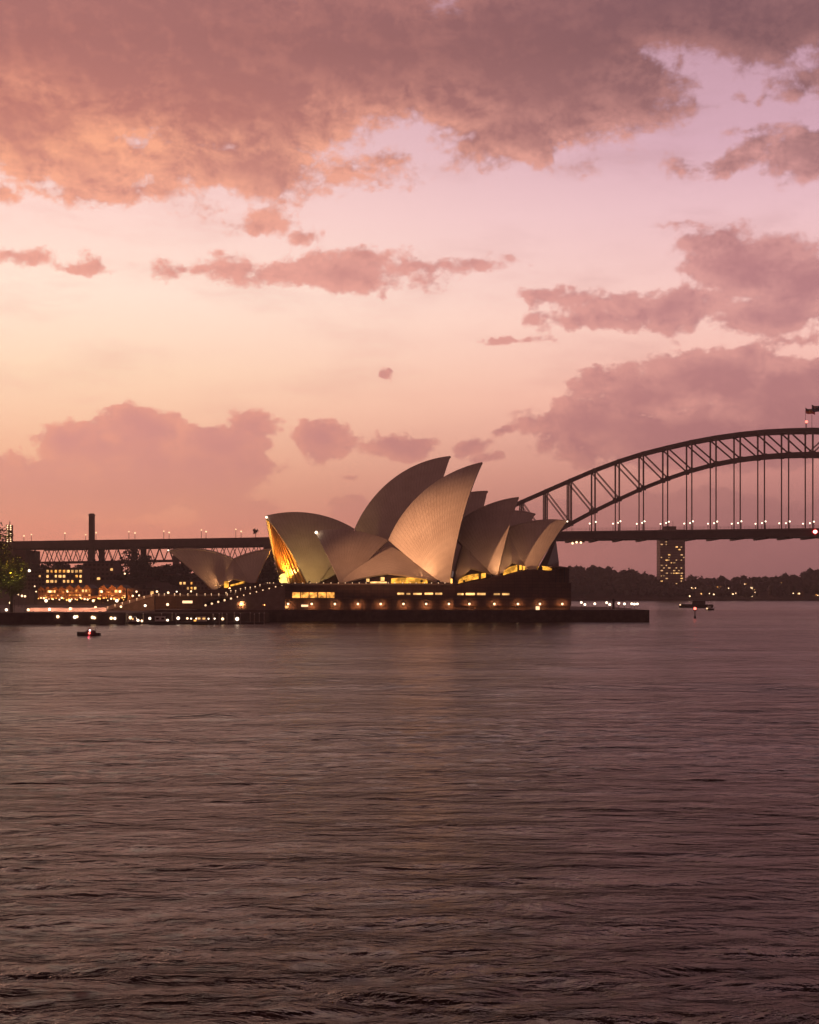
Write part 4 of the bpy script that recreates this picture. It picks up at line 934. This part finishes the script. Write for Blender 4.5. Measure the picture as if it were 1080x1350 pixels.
for i, (x, y, Y, r) in enumerate(L):
    gz = 3.95 if Y < 860 else left_h(PX(x, Y), Y)
    if Y in (612, 600.5, 618): gz = 4.6
    if x > 204 and Y == 720: gz = 4.0
    if PZ(y, Y) - gz < .8: gz = 1.0
    by = ('beside the sea wall' if Y < 560 else 'on the lower left quay' if Y < 600 else 'at the foot of the stairs' if Y < 620 else 'behind the left quay' if Y < 800 else 'in front of the gabled warehouses' if Y < 855 else 'on the dark hill at the left')
    same = [j for j in range(len(L)) if ('beside the sea wall' if L[j][2] < 560 else 'on the lower left quay' if L[j][2] < 600 else 'at the foot of the stairs' if L[j][2] < 620 else 'behind the left quay' if L[j][2] < 800 else 'in front of the gabled warehouses' if L[j][2] < 855 else 'on the dark hill at the left') == by]
    rk = sorted(same, key=lambda j: L[j][0]).index(i)
    tl = lamp('street_lamp', x, y, Y, gz, r, G_GLOBE if i % 5 else G_WHITE, f"warm globe lamp {by}, {ORD[rk]} of these from the left", 'street lamp', 'lamps on the left quays', .1)
    if Y in (612, 600.5, 618, 615, 610, 620, 700):
        ld = bpy.data.lights.new('lamp_spill', 'SPOT'); ld.energy = 1500; ld.color = (1, .42, .16); ld.shadow_soft_size = .3; ld.spot_size = 2.6; ld.spot_blend = 1
        lo = bpy.data.objects.new('lamp_spill', ld); C.objects.link(lo); lo.parent = tl; lo.location = (0, r + .1, PZ(y, Y) - gz); lo.rotation_euler = (math.radians(80), 0, 0)

# pale low wall of the forecourt
for i in range(5):
    x = 44 + i * 22; t_ = empty('added_wall_light', (PX(x, 596), 596, 3.95), f"added low light brightening the pale forecourt wall, {ORD[i]} from the left", 'uplight', 'added lights brightening the forecourt wall')
    ld = bpy.data.lights.new('wash_beam', 'SPOT'); ld.energy = 1500; ld.color = (1, .5, .34); ld.shadow_soft_size = .3; ld.spot_size = 2.6; ld.spot_blend = 1  # lights added to brighten the low wall, besides the quay lamps
    lo = bpy.data.objects.new('wash_beam', ld); C.objects.link(lo); lo.parent = t_; lo.location = (0, 0, .7); lo.rotation_euler = (math.radians(90), 0, 0)
    m = MB(); m.box(PX(x, 596) - .25, PX(x, 596) + .25, 595.7, 596.3, 3.96, 4.25); m.build('fitting', M_DARK, t_)
m = MB(); m.box(PX(39, 600), PX(140, 600), 600, 601, 3.96, PZ(801.3, 600)); m.build('low_wall', M_PALE, label='long pale pink low wall catching light behind the sea wall', cat='wall')
m = MB(); m.box(PX(24, 575), PX(31, 575), 575, 577, 3.96, PZ(805.5, 575)); m.build('bench', M_PALE, label='short pale bench block under the big tree', cat='bench') if False else None
for i, (x, y0, y1) in enumerate(((62.5, 800, 807), (104, 801, 807.5))): pass

# jetty, piles and moored boats
t = empty('jetty', (PX(258, 556), 556, 0), 'low floating jetty with lights along the water left of the podium', 'jetty')
m = MB(); m.box(PX(165, 556), PX(349, 556), 553, 557, -.4, 0.75); m.build('pontoon_deck', M_DARK, t)
m = MB(); m.box(PX(165, 556), PX(349, 556), 552.7, 552.98, .2, 0.5); m.build('fender', M_SEAWALL, t)
m = MB(); m.box(PX(166, 575), PX(350, 575), 574, 594, -2, PZ(808.5, 575)); m.build('wharf_wall', M_SEAWALL, label='dark wharf wall behind the jetty', cat='wall')
for i, (x, top) in enumerate(((168, 811), (189, 809.5), (213, 809.5), (227, 808.8), (232, 810), (281, 810), (289, 809.5), (293, 809), (299, 810), (309, 808.5), (317, 809.5), (330, 808.5), (335.5, 810), (342, 809), (348.4, 808.6))):
    p = P(x, top, 556 if i % 2 else 552.2); t = empty('mooring_pile', (p.x, p.y, -1), f"pale mooring pile at the jetty, {ORD[i]} from the left", 'mooring pile', 'mooring piles along the jetty')
    m = MB(); m.tube((p.x, p.y, -1), (p.x, p.y, p.z), .2, .2, 8); m.build('shaft', M_CONC, t)
    m = MB(); m.tube((p.x, p.y, p.z + .002), (p.x, p.y, p.z + .35), .28, .05, 8); m.build('cap', M_WHITE, t)
def boat(name, px0, px1, pyb, Y, h, label, cat, seed, hull=None, cabin=True, lit=True, heading=1, cabm=None, group=None):
    rnd = random.Random(seed); x0, x1 = PX(px0, Y), PX(px1, Y); Lg = x1 - x0; cx = (x0 + x1) / 2; bw_ = Lg * .13
    t = empty(name, (cx, Y, 0), label, cat, group)
    m = MB(); n = 14; rows = []
    for i in range(n + 1):
        u = i / n; w = bw_ * min(1, math.sin(min(1, u * 1.0 + .35) * math.pi / 2)) * (1 - max(0, (u - .55) / .45) ** 2.0 * .97)
        x = cx + heading * (u - .5) * Lg; sheer = h * (1 + .45 * max(0, u - .4) ** 1.6)
        rows.append([(x - heading * .0, Y - w, sheer), (x, Y - w * .85, h * .3), (x, Y - w * .35, -.35), (x, Y, -.5), (x, Y + w * .35, -.35), (x, Y + w * .85, h * .3), (x, Y + w, sheer)])
    pts = [p for r in rows for p in r]; m.grid(pts, n + 1, 7)
    m.add([r[0] for r in rows] + [r[-1] for r in rows], [(i, i + 1, n + 2 + i, n + 1 + i) for i in range(n)]); m.add(rows[0], [tuple(range(7))]); m.build('hull', hull or M_DARK, t, smooth=False)
    if cabin:
        m = MB(); a, b = cx - heading * Lg * .26, cx + heading * Lg * .14; a, b = min(a, b), max(a, b); ch = h * 1.1 + .5
        m.xprism([(a, h * .9), (b, h * .9), (b - Lg * .05 if heading > 0 else b, h + ch), (a if heading > 0 else a + Lg * .05, h + ch)], Y - bw_ * .7, Y + bw_ * .7); cb = m.build('cabin', cabm or M_WHITE, t)
        m = MB(); m.box(a - .15, b - Lg * .02, Y - bw_ * .78, Y + bw_ * .78, h + ch + .002, h + ch + .14); m.build('cabin_roof', M_WHITE, cb)
        nw = max(2, int((b - a) / 1.5))
        for k_ in range(nw):
            xa = a + (b - a) * (k_ + .15) / nw; m = MB(); m.box(xa + .12, xa + (b - a) / nw * .6, Y - bw_ * .7 - .05, Y - bw_ * .7 + .03, h + ch * .42, h + ch * .82); m.build('cabin_window', (G_WIN3 if rnd.random() < .7 else M_GLASS) if lit else M_GLASS, cb)
    m = MB(); m.tube((cx, Y, h), (cx, Y, h + 1.0 + Lg * .22), .06, .04, 6); m.tube((cx - Lg * .04, Y, h + Lg * .2), (cx + Lg * .04, Y, h + Lg * .2), .03); m.build('mast', M_DARK, t)
    return t
boat('motor_launch', 170, 186, 822, 550, 1.0, 'small dark launch at the left end of the jetty', 'boat', 1, group='boats moored at the jetty')
boat('motor_launch', 196, 232, 822, 549.5, 1.1, 'long launch with brightly lit cabin moored at the jetty', 'boat', 2, group='boats moored at the jetty')
boat('motor_launch', 252, 284, 822, 549.5, 1.1, 'launch with an amber lit cabin moored mid jetty', 'boat', 3, group='boats moored at the jetty')
for i, (x, y, r, g) in enumerate(((172, 814.3, .6, 0), (178, 815.6, .7, 0), (182, 818, .5, 0), (187, 818.6, .45, 0), (197.5, 815.3, .5, 0), (211.5, 817.5, .42, 0), (216, 817, .75, 0), (221, 817.8, .45, 0), (235, 815, .6, 0), (247, 815.3, .4, 0), (252, 815.6, .3, 0), (259, 815.6, .32, 0), (267, 815.4, .36, 0), (275, 815.8, .3, 0), (283, 815.6, .3, 0), (293.6, 816, .5, 0), (312.7, 816, .68, 0))):
    lamp('jetty_lamp', x, y, 554.5, .7, r, G_WHITE if i % 3 else G_GLOBE, f"glowing globe lamp on the jetty, {ORD[i]} from the left", 'lamp', 'lamps on the jetty', .06)
m = MB(); m.box(PX(256, 560), PX(272, 560), 559, 561, .75, PZ(817.2, 560)); m.build('ticket_kiosk', G_WIN, label='amber lit kiosk front on the jetty', cat='kiosk')
m = MB(); m.box(PX(251, 622), PX(263.6, 622), 600.2, 600.7, PZ(795.3, 600), PZ(792, 600)); m.build('light_panel', G_SOFT, label='bright white light panel beside the foot of the stairs', cat='light panel')

# speed boat crossing on the left
YB = 415.0
t = empty('speedboat', (PX(117, YB), YB, 0), 'low dark speedboat with a red lamp crossing the open water', 'speedboat')
x0, x1 = PX(101.5, YB), PX(132, YB); cx = (x0 + x1) / 2; Lg = x1 - x0
m = MB(); n = 12; rows = []
for i in range(n + 1):
    u = i / n; w = 1.15 * (1 - max(0, (u - .45) / .55) ** 2 * .97); x = x1 - u * Lg; sh = .75 + .35 * u
    rows.append([(x, YB - w, sh), (x, YB - w * .8, .1), (x, YB - w * .3, -.25), (x, YB, -.35), (x, YB + w * .3, -.25), (x, YB + w * .8, .1), (x, YB + w, sh)])
m.grid([p for r in rows for p in r], n + 1, 7); m.add([(r[0][0], r[0][1] + .1, r[0][2] - .12) for r in rows] + [(r[-1][0], r[-1][1] - .1, r[-1][2] - .12) for r in rows], [(i, i + 1, n + 2 + i, n + 1 + i) for i in range(n)]); m.add(rows[0], [tuple(range(7))])
m.build('hull', M_DARK, t)
m = MB(); m.xprism([(cx - .9, .85), (cx + 2.0, .8), (cx + 1.9, 1.45), (cx + .1, 1.6)], YB - .8, YB + .8); m.build('cockpit', M_DARK, t)
m = MB(); m.add([(cx - 1.0, YB - .8, .95), (cx - 1.0, YB + .8, .95), (cx - .1, YB + .7, 1.75), (cx - .1, YB - .7, 1.75), (cx - .93, YB - .8, .93), (cx - .93, YB + .8, .93), (cx - .03, YB + .7, 1.73), (cx - .03, YB - .7, 1.73)], [(0, 1, 2, 3), (4, 7, 6, 5), (0, 3, 7, 4), (1, 5, 6, 2)]); m.build('windscreen', M_GLASS, t)
m = MB()
for dx in (.1, 1.9):
    for dy in (-.75, .75): m = MB(); m.tube((cx + dx, YB + dy, 1.4), (cx + dx, YB + dy, 2.05), .04); m.build('canopy_post', M_DARK, t)
m = MB(); m.xprism([(cx - .1, 2.05), (cx + 2.1, 2.05), (cx + 2.0, 2.18), (cx + .1, 2.22)], YB - .9, YB + .9); m.build('canopy', M_PALE, t)
m = MB(); m.sphere((PX(119, YB), YB - 1.25, .75), .3, 8, 6); m.build('side_lamp', G_RED, t)
m = MB(); m.sphere((PX(119.5, YB), YB - 1.0, 1.5), .26, 8, 6); m.build('cabin_lamp', glow('pink_lamp', (1, .6, .6), 5), t)
ld = bpy.data.lights.new('side_glow', 'POINT'); ld.energy = 40; ld.color = (1, .05, .12); ld.shadow_soft_size = .2
lo = bpy.data.objects.new('side_glow', ld); C.objects.link(lo); lo.parent = t; lo.location = (.4, -2.0, .6)

# vessels and beacon right of the quay
boat('ferry', 895.5, 940, 801, 1056, 2.2, 'long dark ferry lying low on the water beyond the red beacon', 'ferry', 9, lit=False, heading=-1, cabm=M_DARK)
p = P(897, 797, 1052); lamp('stern_lamp', 897, 797.4, 1051, 1.5, .55, G_SOFT, 'pale lamp at the left end of the dark ferry', 'lamp', None, .08)
boat('work_boat', 931, 942, 804.5, 922, 1.0, 'tiny work boat with a white lamp right of the red beacon', 'boat', 12, lit=False)
lamp('boat_lamp', 932.3, 802.3, 919, .8, .5, G_SOFT, 'white lamp on the tiny work boat', 'lamp', None, .05)
YR = 667.0
t = empty('channel_beacon', (PX(916.5, YR), YR, 0), 'slim channel marker post with a red lamp standing in the water', 'channel marker')
p = P(916.5, 802.3, YR)
m = MB(); m.tube((p.x, YR, -2), (p.x, YR, p.z - .3), .28, .2, 8); m.build('post', M_DARK, t)
m = MB(); m.tube((p.x, YR, p.z - 1.0), (p.x, YR, p.z - .62), .75, .75, 10); m.tube((p.x, YR, .2), (p.x, YR, .9), .6, .5, 10); m.build('platform', M_DARK, t)
m = MB(); m.sphere(p, .62, 10, 7); m.build('lamp_glass', G_RED, t)

# ------------------------------------------------------------------ town at the left
def block(name, px0, px1, pyb, pyt, Y, depth, mt, label, cat, rows, cols, lit, seed, group=None, gables=0, winm=None, wsz=(.32, .5)):
    rnd = random.Random(seed); x0, x1 = PX(px0, Y), PX(px1, Y); zb, zt = PZ(pyb, Y), PZ(pyt, Y)
    t = empty(name, ((x0 + x1) / 2, Y, zb), label, cat, group)
    m = MB(); m.box(x0, x1, Y, Y + depth, min(zb, 3.0), zt)
    if gables:
        for g in range(gables):
            a, b = x0 + (x1 - x0) * g / gables, x0 + (x1 - x0) * (g + 1) / gables; m.add([(a, Y + .001, zt + .01), (b, Y + .001, zt + .01), ((a + b) / 2, Y + .001, zt + (b - a) * .42)], [(0, 1, 2)])
    m.build('wall', mt, t)
    m = MB()
    if gables:
        for g in range(gables):
            a, b = x0 + (x1 - x0) * g / gables, x0 + (x1 - x0) * (g + 1) / gables; c_ = (a + b) / 2; zg = zt + (b - a) * .42
            for (p, z_, q_, w_) in ((a - .1, zt - .05, c_, zg), (c_, zg, b + .1, zt - .05)):
                m.add([(p, Y - .5, z_), (q_, Y - .5, w_), (q_, Y + depth, w_), (p, Y + depth, z_), (p, Y - .5, z_ + .3), (q_, Y - .5, w_ + .3), (q_, Y + depth, w_ + .3), (p, Y + depth, z_ + .3)], [(0, 3, 2, 1), (4, 5, 6, 7), (0, 1, 5, 4), (1, 2, 6, 5), (2, 3, 7, 6), (3, 0, 4, 7)])
    else:
        m.box(x0 - .4, x1 + .4, Y - .4, Y + depth + .4, zt + .01, zt + .7)
        for k_ in range(3): xx = x0 + (x1 - x0) * (.2 + .3 * k_); m.box(xx, xx + 1.6, Y + depth * .4, Y + depth * .4 + 2, zt + .71, zt + 2.6)
    m.build('roof', M_ROOF, t)
    for r in range(rows):
        for c_ in range(cols):
            z = zb + (zt - zb) * (r + .28) / rows; xx = x0 + (x1 - x0) * (c_ + .5) / cols; w = (x1 - x0) / cols * wsz[0] * rnd.uniform(.7, 1.1); hh = (zt - zb) / rows * wsz[1]
            m = MB(); m.box(xx - w, xx + w, Y - .15, Y + .12, z, z + hh); on = rnd.random() < lit; m.build('window', (winm or rnd.choice((G_WIN3, G_WIN, G_WIN3))) if on else M_GLASS, t)
    return t
block('hotel_building', 60, 109, 770, 750, 930, 22, M_BRICKD, 'square brick block with three rows of glowing windows', 'building', 3, 9, .84, 5)
block('hotel_wing', 22, 59.5, 778, 752, 940, 25, M_BRICKD, 'dark brick wing left of the block with glowing windows', 'building', 5, 8, .18, 6)
block('office_building', 110, 150, 772, 742, 990, 25, M_BRICKD, 'unlit dark block right of the glowing brick block', 'building', 5, 7, .05, 7)
block('warehouse', 50, 86, 789, 777, 880, 20, M_BRICK, 'amber lit gabled warehouse row, left half', 'warehouse', 2, 9, .5, 8, 'gabled sandstone warehouses', 4)
block('warehouse', 86.3, 120, 789, 776, 878, 20, M_BRICK, 'amber lit gabled warehouse row, middle part under steep gables', 'warehouse', 2, 8, .6, 18, 'gabled sandstone warehouses', 3)
block('warehouse', 130, 166, 790, 776.5, 876, 20, M_BRICK, 'amber lit gabled warehouse standing apart at the right of the row', 'warehouse', 2, 7, .45, 9, 'gabled sandstone warehouses', 3)
block('boat_shed', 168, 203, 788, 777, 870, 20, M_BRICKD, 'low dark shed right of the gabled warehouses', 'shed', 1, 7, .15, 10)
block('terrace_house', 183, 232, 772, 757, 985, 20, M_BRICKD, 'dark terrace of houses under the bridge approach', 'building', 3, 10, .08, 13)
block('ferry_wharf', 236, 274, 779, 766, 900, 20, M_BRICKD, 'lit wharf building glimpsed left of the restaurant sails', 'building', 2, 8, .5, 14)
# awning row with amber lamps in front of the warehouses
t = empty('awning', (PX(105, 868), 868, 4), 'long amber lit canvas awning in front of the warehouses', 'awning')
m = MB(); m.add([(PX(50, 868), 868, PZ(788, 868)), (PX(163, 868), 868, PZ(788, 868)), (PX(163, 868), 873, PZ(785.5, 868)), (PX(50, 868), 873, PZ(785.5, 868))], [(0, 1, 2, 3)]); m.box(PX(50, 868), PX(163, 868), 867.9, 868.05, PZ(788.8, 868), PZ(788, 868)); m.build('canvas', M_BRICK, t)
for i in range(12):
    x = PX(50 + i * 10.2, 868); m = MB(); m.tube((x, 868.2, 3.9), (x, 868.2, PZ(788.2, 868)), .12, n=6); m.build('post', M_DARK, t)
rq = random.Random(77)
for i in range(34):
    px = 50 + i * 3.45 + rq.uniform(-1, 1); py = 790.5 + rq.uniform(-2.6, 1.2); p = P(px, py, 866.5)
    m = MB(); m.sphere(p, rq.choice((.3, .42, .55)), 7, 5); m.build('string_bulb', rq.choice((G_AMBER, G_AMBER, G_GLOBE)), t)
for i in range(9):
    ld = bpy.data.lights.new('amber_wash', 'SPOT'); ld.energy = rq.uniform(2200, 6200); ld.color = (1, .33, .07); ld.shadow_soft_size = 1.0; ld.spot_size = 2.4; ld.spot_blend = 1
    lo = bpy.data.objects.new('amber_wash', ld); C.objects.link(lo); lo.parent = t; lo.location = Vector((PX(54 + i * 13.4, 866), 864.5, 10.5)) - t.location; lo.rotation_euler = (math.radians(90), 0, 0)
# slender tower outlined with bulbs, behind the big tree
t = empty('festive_tower', (PX(12, 1020), 1020, 4), 'slim tower strung with rows of light bulbs above the big tree', 'tower')
xa, xb = PX(8.6, 1020), PX(15.2, 1020); m = MB(); m.box(xa, xb, 1020, 1024, 4, PZ(692, 1020)); m.tube(((xa + xb) / 2, 1022, PZ(692, 1020)), ((xa + xb) / 2, 1022, PZ(686, 1020)), .4, .1); m.build('shaft', M_BRICKD, t)
for i in range(9):
    for j in range(2):
        p = P(9.8 + j * 4.2, 693 + i * 2.6, 1019.3); m = MB(); m.sphere(p, .42, 6, 5); m.build('bulb', G_GLOBE, t)
# the big tree at the left edge and the others
tree('fig_tree', PX(-24, 566), 566, 4, 35, 32, 5, 'big broad tree at the left edge, lit green and gold from below', None, n=9000, size=.55, lumps=22, crown_base=.16)
tree('fig_tree', PX(15, 585), 585, 4, 22, 13, 15, 'lower spreading tree under the big tree at the left edge', 'trees at the left edge', n=5000, size=.5, lumps=13, crown_base=.3)
for i, (x, y, z, e, c_) in enumerate(((1, 553, 6, 4500, (.9, .8, .12)), (19, 566, 9, 8000, (.95, .75, .10)), (14, 560, 17, 8000, (1, .5, .06)), (33, 570, 5, 3500, (1, .7, .15)))):
    t = empty('tree_uplight', (PX(x, y), y, 4), ['gold uplight at the foot of the big tree', 'yellow lamp among its lower branches', 'gold lamp high against the big tree', 'small warm uplight under the lower tree'][i], 'uplight', 'lamps lighting the trees at the left')
    ld = bpy.data.lights.new('uplight_beam', 'SPOT'); ld.energy = e * 2; ld.color = c_; ld.shadow_soft_size = .5; ld.spot_size = 2.2; ld.spot_blend = .9
    lo = bpy.data.objects.new('uplight_beam', ld); C.objects.link(lo); lo.parent = t; lo.location = (0, 0, z - 4); lo.rotation_euler = (math.pi - .35, 0.3, 0)
    m = MB(); m.tube((PX(x, y), y, 4), (PX(x, y), y, z - .3), .08); m.bar((PX(x, y) - .2, y, z - .25), (PX(x, y) + .2, y, z - .25), .3); m.build('fitting', M_DARK, t)
TR = [(172, 1050, 724, 26, 31), (190, 1048, 731, 20, 32), (152, 1060, 741, 18, 33), (205, 980, 748, 16, 34), (222, 1060, 743, 20, 35), (240, 1075, 744, 16, 36), (134, 1070, 742, 16, 37), (352, 900, 735, 13, 38), (362, 905, 730, 15, 39), (345, 900, 745, 10, 40), (182, 960, 752, 18, 41), (160, 970, 757, 14, 42), (228, 950, 757, 18, 43), (250, 930, 756, 14, 44), (40, 965, 741, 16, 45), (60, 1000, 741, 16, 46), (85, 1010, 742, 18, 47), (110, 1010, 743, 16, 48)]
for i, (px, Y, pyt, w, sd) in enumerate(TR):
    x = PX(px, Y); g = left_h(x, Y) if Y > 870 else 4.0; h = PZ(pyt, Y) - g
    rk = sorted(TR, key=lambda q: q[0]).index(TR[i])
    tree('shade_tree', x, Y, g, h, w, sd, f"dark rounded tree on the land behind, {ORD[rk]} from the left", 'dark trees behind the quay', M_LEAF2, n=900, size=1.0, lumps=10, crown_base=.2)
t = tree('street_tree', PX(337, 1110), 1110, deck_z(PX(337, 1110)), PZ(697, 1110) - deck_z(PX(337, 1110)), 5.5, 61, 'small flat topped tree silhouetted on the bridge approach', None, M_LEAF2, n=160, size=.6, lumps=5, crown_base=.5)

# ------------------------------------------------------------------ haze
def haze():
    m = bpy.data.materials.new('evening_haze'); m.use_nodes = True; t = NT(m.node_tree); t.t.nodes.clear()
    v = t.n('ShaderNodeVolumePrincipled'); v.inputs['Color'].default_value = (0.92, 0.80, 0.80, 1); v.inputs['Density'].default_value = 0.00016; v.inputs['Anisotropy'].default_value = 0.35
    o = t.n('ShaderNodeOutputMaterial'); t.link(v.outputs[0], o.inputs['Volume'])
    mb = MB(); mb.box(-2600, 2600, -500, 2450, -4, 172); ob = mb.build('haze', m, kind='stuff')
haze()
